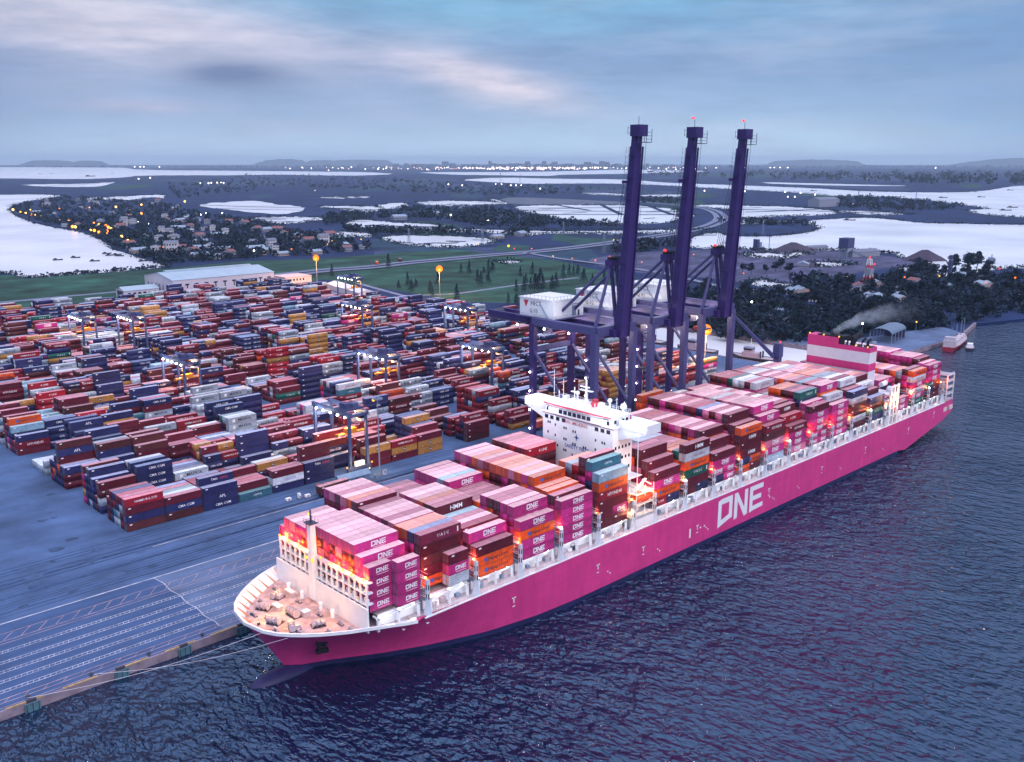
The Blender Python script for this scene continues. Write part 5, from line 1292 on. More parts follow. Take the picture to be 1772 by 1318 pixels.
# ------------------------------------------------------------------ small things on the quay
b = MB(); b.tube((0, 0, 0), (0, 0, .55), .3, DKSTEEL, n=10); b.tube((0, 0, .5), (0, 0, .75), .5, DKSTEEL, .4, n=10); bm_ = b.mesh('bollard')
for k in range(22):
    o = link('bollard', bm_, None, (-84+k*13.2, 48.6, QZ)); tag(o, 'dark steel mooring bollard at the edge of the quay', 'bollard', 'bollards along the quay edge')
M_FEN = mat('green_fender_panel', (0.07, 0.17, 0.22), 0.6, noise=.2)
def fender():
    c = empty('quay_fender')
    b = MB(); b.box(-1.6, 1.6, -.72, -.5, -1.0, 2.0, M_FEN)
    for x in (-1.2, 0, 1.2): b.box(x-.06, x+.06, -.76, -.72, -.9, 1.9, RUBBER)
    b.build('panel', c)
    b = MB(); b.tube((-.8, -.5, .7), (-.8, 0, .7), .6, RUBBER, n=10); b.tube((.8, -.5, .7), (.8, 0, .7), .6, RUBBER, n=10); b.box(-1, 1, -.1, .6, 1.9, 2.5, DKSTEEL); b.build('rubber_cone', c)
    return c
f0 = fender()
for k, x in enumerate((-57.5, -38.5, -23.5, -8.5)):
    o = f0 if k == 0 else dup(f0); o.location = (x, QY-.5, 0)
    tag(o, ('green fender panel on the quay face, leftmost of four', 'green fender panel on the quay face, second from the left', 'green fender panel on the quay face, third from the left', 'green fender panel on the quay face, hidden behind the bow')[k], 'fender', 'fenders on the quay face')
def kerb():
    b = MB()
    x = -120
    while x < 361: b.box(x, x+7.5, QY-.45, QY-.1, QZ+.1, QZ+.34, mat('striped_kerb_paint', (.48, .34, .14), .7, noise=.4, scale=1.2)); x += 11.5
    return b.build('kerb')
o = kerb(); o['kind'] = 'structure'
M_TR = mat('truck_cab_paint', (0.30, 0.36, 0.46), 0.5)
def truck(x, y, rz, label, load=None, cab=None):
    c = tag(empty('truck', (x, y, QZ+.02), rz), label, 'truck', 'trucks on the terminal and road')
    cb = cab or M_TR
    b = MB(); b.box(4.6, 6.6, -1.2, 1.2, .7, 2.4, cb); b.box(4.7, 6.3, -1.15, 1.15, 2.4, 3.0, cb); b.build('cab', c)
    b = MB(); b.box(6.0, 6.62, -1.0, 1.0, 1.7, 2.5, GLASS); b.build('windscreen', c)
    b = MB(); b.box(-6.6, 4.2, -1.2, 1.2, 1.1, 1.4, DKSTEEL); b.box(-6.4, 6.4, -.4, .4, .7, 1.1, DKSTEEL); b.build('chassis', c)
    for xx in (-5.6, -4.4, 2.8, 5.6):
        for yy in (-1.05, 1.05): b = MB(); b.tube((xx, yy-.18, .5), (xx, yy+.18, .5), .5, RUBBER, n=10); b.build('wheel', c)
    if load:
        o = link('shipping_container', cm(load, 40, False), None, (x-.9*math.cos(rz), y-.9*math.sin(rz), QZ+1.43)); o.rotation_euler[2] = rz
        tag(o, 'container riding on '+label, 'shipping container', 'containers on trucks')
    return c
truck(-31, 186, R(-62), 'empty flat truck crossing the apron at the left picture edge')
truck(-47, 171, R(-58), 'grey truck at the very left edge of the apron', None)
truck(62, 112.8, R(3), 'dark flat trailer truck standing left of the blue shed', 'BRN')
truck(173, 120, R(0), 'truck waiting between the legs of the quay cranes', 'HAP')
truck(205, 66, R(180), 'truck under the rightmost quay crane', 'MSC')
for k, (x, y) in enumerate(((46, 117), (50, 116.6), (52.6, 115.6))):
    c = tag(empty('ground_box', (x, y, QZ)), ('small white cabinet on the apron, leftmost of three', 'narrow grey cabinet on the apron, middle of three', 'low white cabinet on the apron, nearest the orange frames')[k], 'cabinet', 'cabinets on the apron')
    b = MB(); b.box(-.9+.5*(k == 1), .9-.5*(k == 1), -.6, .6, .15, 1.0+.8*(k == 1), MARK); b.box(-1, 1, -.7, .7, 0, .15, DKSTEEL); b.build('cabinet_body', c)
    b = MB(); b.box(-.35, .35, -.63, -.6, .3, .9, STEEL); b.build('door', c)
M_OF = mat('orange_frame_paint', (0.72, 0.16, 0.04), 0.5)
for k, (x, y) in enumerate(((57.2, 115.6), (60.3, 115.0))):
    c = tag(empty('work_platform', (x, y, QZ)), ('orange steel access frame on the apron, left of two', 'orange steel access frame on the apron, right of two')[k], 'access frame', 'orange frames on the apron')
    b = MB()
    for dx in (-.6, .6):
        for dy in (-.6, .6): b.bar((dx, dy, 0), (dx, dy, 3.6), .12, .12, M_OF)
    for z in (1.2, 2.4, 3.6):
        for s in (-.6, .6): b.bar((-.6, s, z), (.6, s, z), .1, .1, M_OF); b.bar((s, -.6, z), (s, .6, z), .1, .1, M_OF)
    b.box(-.6, .6, -.6, .6, 2.5, 2.56, M_OF); b.build('frame', c)
    b = MB()
    for z in (.4, .8, 1.2, 1.6, 2.0): b.bar((-.3, -.62, z), (.3, -.62, z), .06, .06, M_OF)
    b.build('ladder', c)
M_VEST = mat('hi_vis_green', (0.15, 0.55, 0.08), .7)
def person(x, y, label, vest):
    b = MB(); skin = mat('skin_tone', (.38, .22, .15), .6); tr_ = mat('dark_trousers', (.03, .04, .08), .8); hl = MARK
    for s in (-.1, .1): b.tube((s, 0, 0), (s*.9, 0, .86), .075, tr_, .1, n=7)
    b.ball((0, 0, 1.14), .2, vest, 8, 6, (1, .72, 1.75))
    for s in (-1, 1): b.tube((s*.2, 0, 1.42), (s*.28, .03, 1.08), .055, vest, .045, n=6); b.tube((s*.28, .03, 1.08), (s*.27, .10, .82), .045, skin, .035, n=6)
    b.tube((0, 0, 1.45), (0, 0, 1.56), .06, skin, n=7); b.ball((0, 0, 1.64), .11, skin, 8, 6, (.85, 1, 1.15)); b.ball((0, 0, 1.7), .13, hl, 8, 5, (1, 1, .7))
    o = b.build('person', None, (x, y, QZ)); tag(o, label, 'person')
person(81.2, 115.9, 'worker in green vest and white helmet standing right of the blue shed', M_VEST)
c = tag(empty('lamp_base_cabinet', (86.4, 117.2, QZ)), 'white switch cabinet at the foot of the slim lamp mast', 'cabinet'); b = MB(); b.box(-.6, .6, -.4, .4, 0, 1.7, MARK); b.box(-.7, .7, -.5, .5, 1.7, 1.8, STEEL); b.build('cabinet_body', c); b = MB(); b.box(-.4, .4, -.43, -.4, .3, 1.5, STEEL); b.build('door', c)

# ------------------------------------------------------------------ boats
M_BH = mat('dark_boat_hull', (0.03, 0.035, 0.07), .5); M_BR = mat('red_boat_hull', (0.33, 0.03, 0.06), .5)
def boat_hull(ln, wd, h, m, md):
    b = MB(); n = 12; P = []
    for k in range(n+1):
        t = k/n; x = -ln/2+ln*t; hw = wd/2*(min(1, .75+t) if t < .25 else (1 if t < .62 else math.cos((t-.62)/.38*1.5)))
        P.append((x, max(hw, .05), h*(1+.5*max(0, (t-.6)/.4)**1.5+.12*(1-t))))
    for k in range(n):
        (x0, w0, h0), (x1, w1, h1) = P[k], P[k+1]
        for s in (-1, 1): b.add([(x0, s*w0*.8, -.4), (x1, s*w1*.7, -.4), (x1, s*w1, h1), (x0, s*w0, h0)], [(0, 1, 2, 3)], m)
        b.add([(x0, -w0, h0-.3), (x1, -w1, h1-.3), (x1, w1, h1-.3), (x0, w0, h0-.3)], [(0, 1, 2, 3)], md)
    x0, w0, h0 = P[0]; b.add([(x0, -w0*.8, -.4), (x0, w0*.8, -.4), (x0, w0, h0), (x0, -w0, h0)], [(0, 1, 2, 3)], m)
    return b
def tug(x, y, rz, label):
    c = tag(empty('tugboat', (x, y, 0), rz), label, 'tugboat', 'tugs moored in the basin')
    boat_hull(27, 9, 2.4, M_BH, M_DECK).build('hull', c)
    TW = mat('tug_deckhouse_paint', (.42, .34, .42), .6)
    b = MB(); b.box(-4, 6, -2.8, 2.8, 2.2, 5, TW); b.build('deckhouse', c)
    b = MB(); b.box(0, 5, -2.3, 2.3, 5, 7.8, TW); b.box(-.3, 5.4, -2.6, 2.6, 7.8, 8.0, STEEL); wh = b.build('wheelhouse', c)
    b = MB(); b.box(-.05, 5.05, -2.35, 2.35, 6.3, 7.3, GLASS); b.build('window', wh)
    b = MB(); b.bar((1.5, 0, 8), (1.5, 0, 13), .3, .3, WHITE); b.bar((1.5, -1.6, 10.5), (1.5, 1.6, 10.5), .15, .15, WHITE); b.build('mast', c)
    for s in (-1, 1): b = MB(); b.tube((-5.5, s*1.8, 2.2), (-5.5, s*1.8, 6.2), .55, DKSTEEL, n=8); b.build('funnel', c)
    b = MB()
    for k in range(11):
        for s in (-1, 1): b.tube((-12+k*1.9, s*4.55, 1.6), (-12+k*1.9, s*4.85, 1.6), .65, RUBBER, n=8)
    b.build('tyre_fender', c)
tug(371, 141, R(98), 'dark tugboat with white wheelhouse moored at the basin edge, nearest the ship')
tug(366.5, 178, R(95), 'dark tugboat moored beyond the lamp mast, partly behind the crane legs'); tug(368, 218, R(92), 'dark tugboat farthest up the basin behind the middle crane')
c = tag(empty('tanker_barge', (509, 78, 0), R(12)), 'red small tanker with white deck tanks moored at the far pier', 'ship')
TWH = mat('tanker_deckhouse_paint', (.5, .46, .52), .6)
boat_hull(56, 9.5, 2.6, M_BR, M_DECK).build('hull', c)
b = MB(); b.box(-26, -19, -3.4, 3.4, 2.2, 6.5, TWH); b.box(-25, -21, -3, 3, 6.5, 8.6, TWH); b.build('deckhouse', c)
for k in range(5): b = MB(); b.tube((-12+k*7.5, 0, 2.2), (-12+k*7.5, 0, 3.9), 2.3, TWH, n=12); b.ball((-12+k*7.5, 0, 3.9), 2.3, TWH, 12, 6, (1, 1, .4)); b.build('deck_tank', c)
b = MB()
for x in (-20, -3, 14, 24): b.bar((x, 0, 3), (x, 0, 14), .4, .4, STEEL)
b.build('mast', c)
tag(boat_hull(16, 5, 1.8, M_BH, M_DECK).box(-4, 1, -1.6, 1.6, 1.5, 4, WHITE).build('launch', None, (500, 66, 0)), 'small dark launch with white cabin alongside the red tanker', 'boat').rotation_euler[2] = R(20)
for (x, y, rz, lb) in ((1056, 282, .5, 'dark barge with derricks anchored on the pale river, left of two'), (1036, 248, .3, 'dark barge anchored on the pale river, right of two')):
    c = tag(empty('barge', (x, y, 2.1), rz), lb, 'barge', 'barges anchored on the right-hand river')
    boat_hull(34, 9, 3.2, M_BH, M_BH).build('hull', c)
    b = MB(); b.box(-14, -8, -3, 3, 3, 7, STEEL); b.build('deckhouse', c)
    b = MB()
    for xx in (-6, 2, 9): b.bar((xx, 0, 3), (xx+2, 0, 9), .3, .3, DKSTEEL)
    b.build('derrick', c)
bh = boat_hull(11, 3.2, 1.0, M_BH, M_DECK).box(-4, -1, -1, 1, .8, 2.4, M_BH).mesh('fishing_boat')
for k, (px_, py_) in enumerate(((100, 450), (131, 446), (164, 452), (185, 439), (191, 442), (203, 441), (207, 443), (248, 452), (203, 465), (138, 470), (94, 476), (124, 474))):
    o = link('fishing_boat', bh, None, (*G(px_, py_, 2.0), 2.15)); o.rotation_euler[2] = rnd.uniform(-.9, .3)
    tag(o, 'small dark fishing boat at anchor on the pale river at the left', 'boat', 'fishing boats on the left-hand river')
for k, (px_, py_, s) in enumerate(((156, 305, 4.5), (70, 301, 2), (90, 300.5, 2), (195, 300.5, 1.6), (1632, 342, 1.6), (1698, 341, 1.4), (1748, 329, 1.5), (1470, 381, 1.3), (1408, 330, 1.5), (1752, 359, 1.5), (1740, 364, 1.5))):
    o = link('cargo_boat', bh, None, (*G(px_, py_, 2.0), 2.2)); o.scale = (s*1.6, s, s); o.rotation_euler[2] = rnd.uniform(-1.2, -.4)
    tag(o, 'tiny dark cargo boat far out on the pale water' if k else 'long low dark cargo boat far out on the river at upper left', 'boat', 'distant boats' if k else None)
# quayside derrick behind the cranes
c = tag(empty('derrick_crane', (322, 96, QZ)), 'slate blue pedestal crane with slanting jib at the basin corner', 'crane')
b = MB(); b.bar((0, 0, 0), (0, 0, 21), 3.2, 3.2, M_CR2, 3.0, 3.0); b.box(-1.9, 1.9, -1.9, 1.9, 14, 20, M_CR2); b.build('pedestal', c)
b = MB()
b.bar((-2, 1, 14), (-15, 26, 41), 2.2, 1.9, M_CR2, 1.2, 1.0); b.build('jib', c)
b = MB(); b.tube((0, 0, 21), (-15, 26, 41.4), .08, DKSTEEL, n=4); b.tube((-.5, .5, 20), (-14, 24, 39.8), .08, DKSTEEL, n=4); b.build('jib_cable', c)
b = MB(); b.ball((.6, -.6, 21.8), .5, G_RD, 6, 4); b.build('warning_lamp', c)

# ------------------------------------------------------------------ trees
M_BARK = mat('tree_bark', (0.045, 0.035, 0.035), 0.9)
LEAFM = [mat('leaf_dark', (0.005, 0.016, 0.046), 0.8, noise=.4, scale=.6), mat('leaf_mid', (0.009, 0.030, 0.056), 0.8, noise=.4, scale=.6), mat('leaf_pale', (0.018, 0.052, 0.064), 0.8, noise=.35, scale=.6)]
def crown(seed, h, wd, kind, nq):
    rr = np.random.default_rng(seed); b = MB()
    lobes = []
    if kind == 'cone':
        for k in range(9): t = k/8; lobes.append((rr.normal(0, .05*wd), rr.normal(0, .05*wd), h*(.18+.76*t), wd*.5*(1.02-t)**.8+.12*wd*.4, h*.11))
    else:
        for k in range(9): a = rr.uniform(0, 6.28); q = rr.uniform(.1, .34)*wd; lobes.append((q*math.cos(a), q*math.sin(a), h*rr.uniform(.42, .86), wd*rr.uniform(.17, .28), h*rr.uniform(.10, .17)))
    for i in range(nq):
        lx, ly, lz, lr, lh = lobes[i % len(lobes)]
        v = rr.normal(size=3); v /= np.linalg.norm(v); v *= rr.uniform(.55, 1.08)
        p = np.array([lx+v[0]*lr, ly+v[1]*lr, lz+v[2]*lh]); s = rr.uniform(.28, .62)*(wd/7)
        a = rr.normal(size=3); a /= np.linalg.norm(a); c_ = np.cross(a, rr.normal(size=3)); c_ /= np.linalg.norm(c_)
        b.add([p+a*s, p+c_*s*.6, p-a*s, p-c_*s*.6], [(0, 1, 2, 3)], LEAFM[rr.choice([0, 0, 1, 1, 2]) if kind != 'cone' else rr.choice([0, 0, 0, 1, 1, 2])])
    return b
def trunk(h, wd, seed):
    rr = random.Random(seed); b = MB(); b.tube((0, 0, -.2), (0, 0, h*.55), wd*.035, M_BARK, wd*.018, n=6)
    for k in range(4): a = rr.uniform(0, 6.28); b.tube((0, 0, h*(.28+.07*k)), (wd*.28*math.cos(a), wd*.28*math.sin(a), h*(.5+.08*k)), wd*.014, M_BARK, wd*.006, n=5)
    return b
TREES = []
for k, (kind, h, wd, nq) in enumerate((('cone', 13, 5.2, 620), ('cone', 10.5, 5.6, 560), ('round', 9.5, 9, 760), ('round', 11.5, 10.5, 820), ('round', 7.5, 8, 640))):
    TREES.append((crown(30+k, h, wd, kind, nq).mesh('crown'), trunk(h, wd, k).mesh('trunk')))
def tree(x, y, k, s, label, group, name='tree', z=QZ):
    o = link(name, TREES[k][1], None, (x, y, z)); o.scale = (s, s, s*rnd.uniform(.9, 1.15)); o.rotation_euler[2] = rnd.uniform(0, 6.28)
    c = link('crown', TREES[k][0], o)
    tag(o, label, 'tree', group); return o
FT = [(712, 505), (706, 497), (720, 498), (749, 515), (745, 508), (758, 494), (790, 528), (798, 474), (812, 477), (837, 474), (845, 476), (852, 472), (826, 492), (833, 494), (845, 491), (893, 508), (900, 481), (907, 508), (918, 503), (925, 505), (932, 506), (921, 479), (935, 482), (955, 503), (962, 502), (975, 485), (985, 480), (992, 478), (1000, 476), (880, 527), (893, 530), (910, 499), (928, 494), (1010, 488), (690, 500), (575, 482), (672, 466), (940, 505), (1025, 498), (1045, 500)]
for x, y in FT: tree(*G(x, y), rnd.choice([0, 0, 1]), rnd.uniform(.75, 1.35), 'slim dark conifer standing in the meadow beyond the yard', 'conifers in the meadow', 'conifer_tree')
def inpoly(p, poly):
    c = False; j = len(poly)-1
    for i in range(len(poly)):
        (xi, yi), (xj, yj) = poly[i], poly[j]
        if (yi > p[1]) != (yj > p[1]) and p[0] < (xj-xi)*(p[1]-yi)/(yj-yi)+xi: c = not c
        j = i
    return c
WOOD = [(1180, 492), (1252, 508), (1330, 512), (1440, 500), (1480, 490), (1560, 478), (1640, 470), (1730, 474), (1850, 486), (1950, 500), (1950, 538), (1772, 544), (1722, 549), (1700, 556), (1640, 568), (1600, 572), (1560, 572), (1500, 582), (1470, 588), (1400, 592), (1300, 592), (1240, 585), (1160, 560), (1150, 520)]
n = 0
tr2 = random.Random(8)
pts = []
while n < 235:
    x, y = tr2.uniform(1150, 1950), tr2.uniform(470, 592)
    if not inpoly((x, y), WOOD): continue
    g = G(x, y)
    if any((g[0]-q[0])**2+(g[1]-q[1])**2 < 36 for q in pts): continue
    pts.append(g); n += 1
    tree(*g, tr2.choice([2, 3, 3, 4]), tr2.uniform(.75, 1.3), 'dark leafy tree in the wood along the far bank', 'trees of the wood beyond the basin', 'broadleaf_tree')
LONE = [(1652, 470, 1.5), (1675, 466, 1.7), (1690, 468, 1.6), (1705, 474, 1.4), (1600, 476, 1.3), (1590, 470, 1.2), (1342, 470, .9), (1350, 466, 1.0), (1300, 474, .9), (1285, 470, .8), (1365, 474, 1.0), (1325, 472, .8)]
for x, y, s in LONE: tree(*G(x, y), 3, s, 'dark round tree by the right-hand river shore', 'trees by the right-hand river', 'broadleaf_tree')
# undergrowth and the distant woods that read as one mass
def wood_mass(name, polys, count, smin, smax, seed, label, per=34):
    rr = np.random.default_rng(seed); V = []; F = []; MI = []; o = 0; pr = random.Random(seed)
    for poly, cnt in zip(polys, count):
        xs_ = [p[0] for p in poly]; ys_ = [p[1] for p in poly]; gp = [G(*p) for p in poly]
        bx0, bx1, by0, by1 = min(xs_), max(xs_), min(ys_), max(ys_); k = 0; tries = 0
        while k < cnt and tries < cnt*40:
            tries += 1
            x, y = pr.uniform(bx0, bx1), pr.uniform(by0, by1)
            if not inpoly((x, y), poly): continue
            k += 1; gx, gy = G(x, y); s = pr.uniform(smin, smax)
            dist = math.hypot(gx-CAM[0], gy-CAM[1]); q = per
            c0 = np.array([gx, gy, 2+s*.55]); ls = s*.26
            for i in range(q):
                v = rr.normal(size=3); v /= np.linalg.norm(v); v *= rr.uniform(.5, 1.05)
                p = c0+v*np.array([s*.75, s*.75, s*.55]); a = rr.normal(size=3); a /= np.linalg.norm(a); c_ = np.cross(a, rr.normal(size=3)); c_ /= np.linalg.norm(c_)
                V += [p+a*ls, p+c_*ls*.7, p-a*ls, p-c_*ls*.7]; F.append((o, o+1, o+2, o+3)); o += 4; MI.append(int(rr.choice([0, 0, 0, 1, 1, 2])))
    me = bpy.data.meshes.new(name); me.from_pydata([tuple(v) for v in V], [], F)
    for m_ in LEAFM: me.materials.append(m_)
    me.polygons.foreach_set('material_index', MI); me.update()
    ob = link(name, me); tag(ob, label, 'wood', kind='stuff'); return ob
VILL = [(20, 356), (60, 349), (110, 340), (290, 350), (350, 372), (420, 378), (470, 392), (560, 405), (600, 418), (640, 430), (560, 440), (420, 448), (300, 455), (260, 446), (200, 424), (150, 400), (60, 380), (28, 370)]
SHORE = [(18, 360), (60, 382), (150, 400), (200, 426), (290, 456), (300, 452), (210, 422), (160, 396), (70, 376), (24, 356)]
wood_mass('village_wood', [VILL, SHORE], [1150, 160], 5, 10, 5, 'dark trees filling the riverside village as one mass', 26)
STR = [[(420, 300), (640, 304), (800, 318), (1000, 322), (1080, 330), (880, 340), (700, 332), (430, 320)], [(290, 318), (430, 306), (450, 330), (300, 345)],
       [(560, 375), (660, 368), (720, 378), (640, 378), (560, 392)], [(680, 362), (870, 362), (900, 372), (960, 384), (1090, 392), (860, 394), (700, 374)],
       [(590, 398), (760, 401), (860, 410), (780, 405), (650, 404)], [(1450, 342), (1520, 341), (1668, 356), (1660, 362), (1560, 366), (1450, 360)], [(1110, 343), (1200, 348), (1180, 354), (1100, 351)], [(880, 402), (920, 400), (915, 408), (870, 410)],
       [(1240, 386), (1300, 384), (1420, 392), (1300, 388)], [(1050, 436), (1120, 424), (1180, 425), (1100, 437)], [(1380, 492), (1480, 488), (1440, 500), (1390, 504)]]
wood_mass('far_wood', STR, [420, 140, 90, 330, 80, 190, 60, 16, 40, 50, 30], 6, 13, 9, 'distant dark woods and hedges across the flat land', 20)
wood_mass('undergrowth', [WOOD], [900], 3, 7, 12, 'dark undergrowth between the trees of the wood', 40)
HZ = [[(-100, 288.2), (1900, 288.6), (1900, 289.8), (1100, 290.6), (-100, 289.4)], [(1120, 297), (1772, 302), (1772, 318), (1600, 318), (1120, 306)]]
def bank_reeds():
    rr = np.random.default_rng(3); pr = random.Random(3); V = []; F = []; MI = []; o = 0
    for nm, ps in POLY.items():
        for p in ps:
            if max(q[1] for q in p) < 330: continue
            for k in range(len(p)):
                a, c_ = p[k], p[(k+1) % len(p)]
                if max(abs(a[0]), abs(c_[0])) > 1800: continue
                n = int(math.hypot(c_[0]-a[0], 3*(c_[1]-a[1]))/2.2)
                for s_ in range(n):
                    if pr.random() < .35: continue
                    t = (s_+pr.random())/max(n, 1); gx, gy = G(a[0]+(c_[0]-a[0])*t+pr.uniform(-2, 2), a[1]+(c_[1]-a[1])*t+pr.uniform(-.7, .5)); s = pr.uniform(2, 5.5)
                    for i in range(9):
                        v = rr.normal(size=3)*np.array([s*.8, s*.8, s*.22]); q = np.array([gx, gy, 2.2+s*.25])+v; aa = rr.normal(size=3); aa /= np.linalg.norm(aa); cc = np.cross(aa, rr.normal(size=3)); cc /= np.linalg.norm(cc); l = s*.34
                        V += [q+aa*l, q+cc*l*.7, q-aa*l, q-cc*l*.7]; F.append((o, o+1, o+2, o+3)); o += 4; MI.append(int(rr.choice([0, 1, 1, 2])))
    me = bpy.data.meshes.new('bank_reeds'); me.from_pydata([tuple(v) for v in V], [], F)
    for m_ in LEAFM: me.materials.append(m_)
    me.polygons.foreach_set('material_index', MI); me.update(); tag(link('bank_reeds', me), 'dark reeds and bushes fringing the pale ponds and rivers', 'reeds', kind='stuff')
bank_reeds()
wood_mass('horizon_wood', HZ, [500, 160], 26, 46, 15, 'blue line of woods along the horizon', 16)

# ------------------------------------------------------------------ houses
HM = [mat('house_wall_white', (.50, .52, .58), .8, noise=.1), mat('house_wall_grey', (.26, .28, .36), .8, noise=.1), mat('house_wall_ochre', (.40, .34, .34), .8, noise=.1)]
HR = [mat('roof_grey', (.15, .17, .24), .7), mat('roof_red_tile', (.22, .10, .11), .8), mat('roof_blue_sheet', (.24, .32, .42), .6)]
def house_mesh(sx, sy, h, rise, mw, mr, storeys):
    w_ = MB(); w_.box(-sx, sx, -sy, sy, 0, h, mw)
    for y in (-sy, sy): pass
    for x in (-sx, sx): w_.add([(x, -sy, h), (x, sy, h), (x, 0, h+rise)], [(0, 1, 2)], mw)
    r = MB()
    for s in (-1, 1): r.add([(-sx-.4, s*(sy+.4), h-.2), (sx+.4, s*(sy+.4), h-.2), (sx+.4, 0, h+rise), (-sx-.4, 0, h+rise)], [(0, 1, 2, 3)], mr)
    g = MB()
    for st_ in range(storeys):
        z = 1.0+st_*3.1
        for k in range(int(sx)):
            x = -sx+1+k*2; g.box(x-.5, x+.5, -sy-.05, -sy, z, z+1.3, GLASS)
        for k in range(int(sy)):
            y = -sy+1+k*2; g.box(-sx-.05, -sx, y-.5, y+.5, z, z+1.3, GLASS)
    return w_.mesh('wall'), r.mesh('roof'), g.mesh('window')
HK = [house_mesh(5, 4, 3.4, 2.0, HM[0], HR[0], 1), house_mesh(6, 4.5, 6.4, 2.2, HM[1], HR[1], 2), house_mesh(8, 5, 3.8, 2.0, HM[2], HR[2], 1), house_mesh(4.5, 4.5, 9.5, 1.2, HM[0], HR[0], 3), house_mesh(9, 6, 4.5, 2.2, HM[1], HR[2], 1)]
HL = ['small white house with grey roof', 'two-storey grey house with dark red roof', 'low ochre house with blue sheet roof', 'narrow three-storey white house', 'long grey house with blue sheet roof']
def house(x, y, k, rz, label, group, s=1.0):
    c = tag(empty('house', (x, y, 2.0), rz), label, 'house', group); c.scale = (s, s, s)
    for nm, me in zip(('wall', 'roof', 'window'), HK[k]): link(nm, me, c)
    return c
hr = random.Random(31); n = 0; hp = []
while n < 105:
    x, y = hr.uniform(25, 640), hr.uniform(345, 452)
    if not inpoly((x, y), VILL): continue
    if y < 372 and hr.random() < .45: continue
    g = G(x, y)
    if any(math.hypot(g[0]-q[0], g[1]-q[1]) < 17 for q in hp): continue
    hp.append(g); n += 1; k = hr.choice([0, 0, 1, 2, 2, 3, 4])
    house(*g, k, hr.uniform(-.5, 1.4), HL[k]+' among the dark trees of the riverside village', 'houses of the riverside village', hr.uniform(.9, 1.3))
for (x, y, k, s) in ((297, 441, 3, 1.7), (310, 438, 4, 1.0), (333, 441, 1, 1.2), (380, 435, 2, 1.2), (470, 428, 3, 1.2), (560, 424, 3, 1.5), (570, 414, 1, 1.5), (445, 402, 1, 1.3), (690, 380, 4, 1.6), (750, 372, 2, 1.5), (780, 375, 2, 1.4), (800, 362, 4, 1.3), (860, 413, 2, 1.2), (900, 408, 4, 1.2)):
    house(*G(x, y), k, hr.uniform(-.3, .9), HL[k]+' standing clear of the trees beside the ponds', 'houses beside the ponds', s)
n = 0
HW = [(1330, 505), (1440, 496), (1560, 476), (1700, 478), (1740, 505), (1700, 520), (1560, 520), (1470, 520), (1340, 520)]
while n < 22:
    x, y = hr.uniform(1330, 1740), hr.uniform(476, 520)
    if not inpoly((x, y), HW): continue
    n += 1; k = hr.choice([0, 1, 2, 2, 4]); house(*G(x, y), k, hr.uniform(-.4, 1.2), HL[k]+' half hidden in the wood beyond the basin', 'houses in the wood', hr.uniform(.9, 1.2))
for (x, y, k) in ((1345, 545, 2), (1365, 560, 0), (1310, 528, 4), (1390, 462, 4), (1330, 555, 0)): house(*G(x, y), k, .4, HL[k]+' in a clearing behind the far quay', 'houses behind the far quay')
# river works: heaps, silo, workshop, dredger, chimney, pylon, signal tower
def heap(x, y, r, h, label):
    rr = random.Random(int(x)); b = MB(); n = 16; vs = []; fs = []
    for i, (f, hh) in enumerate(((1, 0), (.72, .34), (.42, .72), (.16, .97))):
        for k in range(n): a = 2*math.pi*k/n; q = r*f*rr.uniform(.9, 1.1); vs.append((q*1.5*math.cos(a), q*math.sin(a), h*hh*rr.uniform(.94, 1.06)))
    for i in range(3):
        for k in range(n): fs.append((i*n+k, i*n+(k+1) % n, (i+1)*n+(k+1) % n, (i+1)*n+k))
    fs.append(tuple(range(3*n, 4*n))); b.add(vs, fs, mat('heap_earth', (.06, .052, .085), .95, noise=.2, scale=.1))
    o = b.build('earth_heap', None, (*G(x, y), 2.0)); o.rotation_euler[2] = -.7; tag(o, label, 'heap', 'heaps of sand by the river')
heap(1372, 434, 20, 11, 'broad brown sand heap on the river edge, left of two large ones'); heap(1600, 450, 17, 12, 'broad brown sand heap on the spit, right of two large ones'); heap(1396, 461, 9, 7, 'small dark pointed heap between two ponds')
c = tag(empty('silo_plant', (*G(1463, 446), 2)), 'dark silo block on legs at the river works', 'silo')
b = MB(); b.box(-8, 8, -6, 6, 12, 24, M_RT2); b.build('silo_bin', c); b = MB()
for x in (-7, 7):
    for y in (-5, 5): b.bar((x, y, 0), (x, y, 12), 1, 1, STEEL)
b.add([(-8, -6, 12), (8, -6, 12), (2, -1, 6), (-2, -1, 6)], [(0, 1, 2, 3)], WHITE); b.build('frame', c)
b = MB(); b.bar((6, 0, 10), (30, -10, 1), 2, 1.5, STEEL); b.build('conveyor', c)
c = tag(empty('works_shed', (*G(1490, 443), 2), R(-20)), 'long grey shed beside the silo at the river works', 'shed'); gable(c, -22, 22, -8, 8, 6, 3, HM[1], HR[0])
c = tag(empty('works_shed', (*G(1425, 357), 2), R(-10)), 'large grey shed with dark end on the far river bank', 'shed'); gable(c, -40, 40, -18, 18, 18, 6, HM[1], HR[0])
c = tag(empty('works_shed', (*G(1412, 432), 2), R(-20)), 'low pale shed right of the broad sand heap', 'shed'); gable(c, -16, 16, -5, 5, 4, 2, HM[1], HR[0])
c = tag(empty('dredger', (*G(1312, 432), 2)), 'dark dredging plant with tall mast on the river edge', 'dredger')
b = MB(); b.box(-12, 10, -4, 4, 0, 3, M_BH); b.build('pontoon', c); b = MB(); b.box(-8, -2, -3, 3, 3, 14, M_RT2); b.box(-1, 5, -2, 2, 3, 10, STEEL); b.build('deckhouse', c)
b = MB(); b.bar((13, -8, 0), (13, -8, 27), .6, .6, M_RT2); b.bar((-11, 0, 3), (-11, 0, 15), .8, .8, M_RT2); b.build('mast', c)
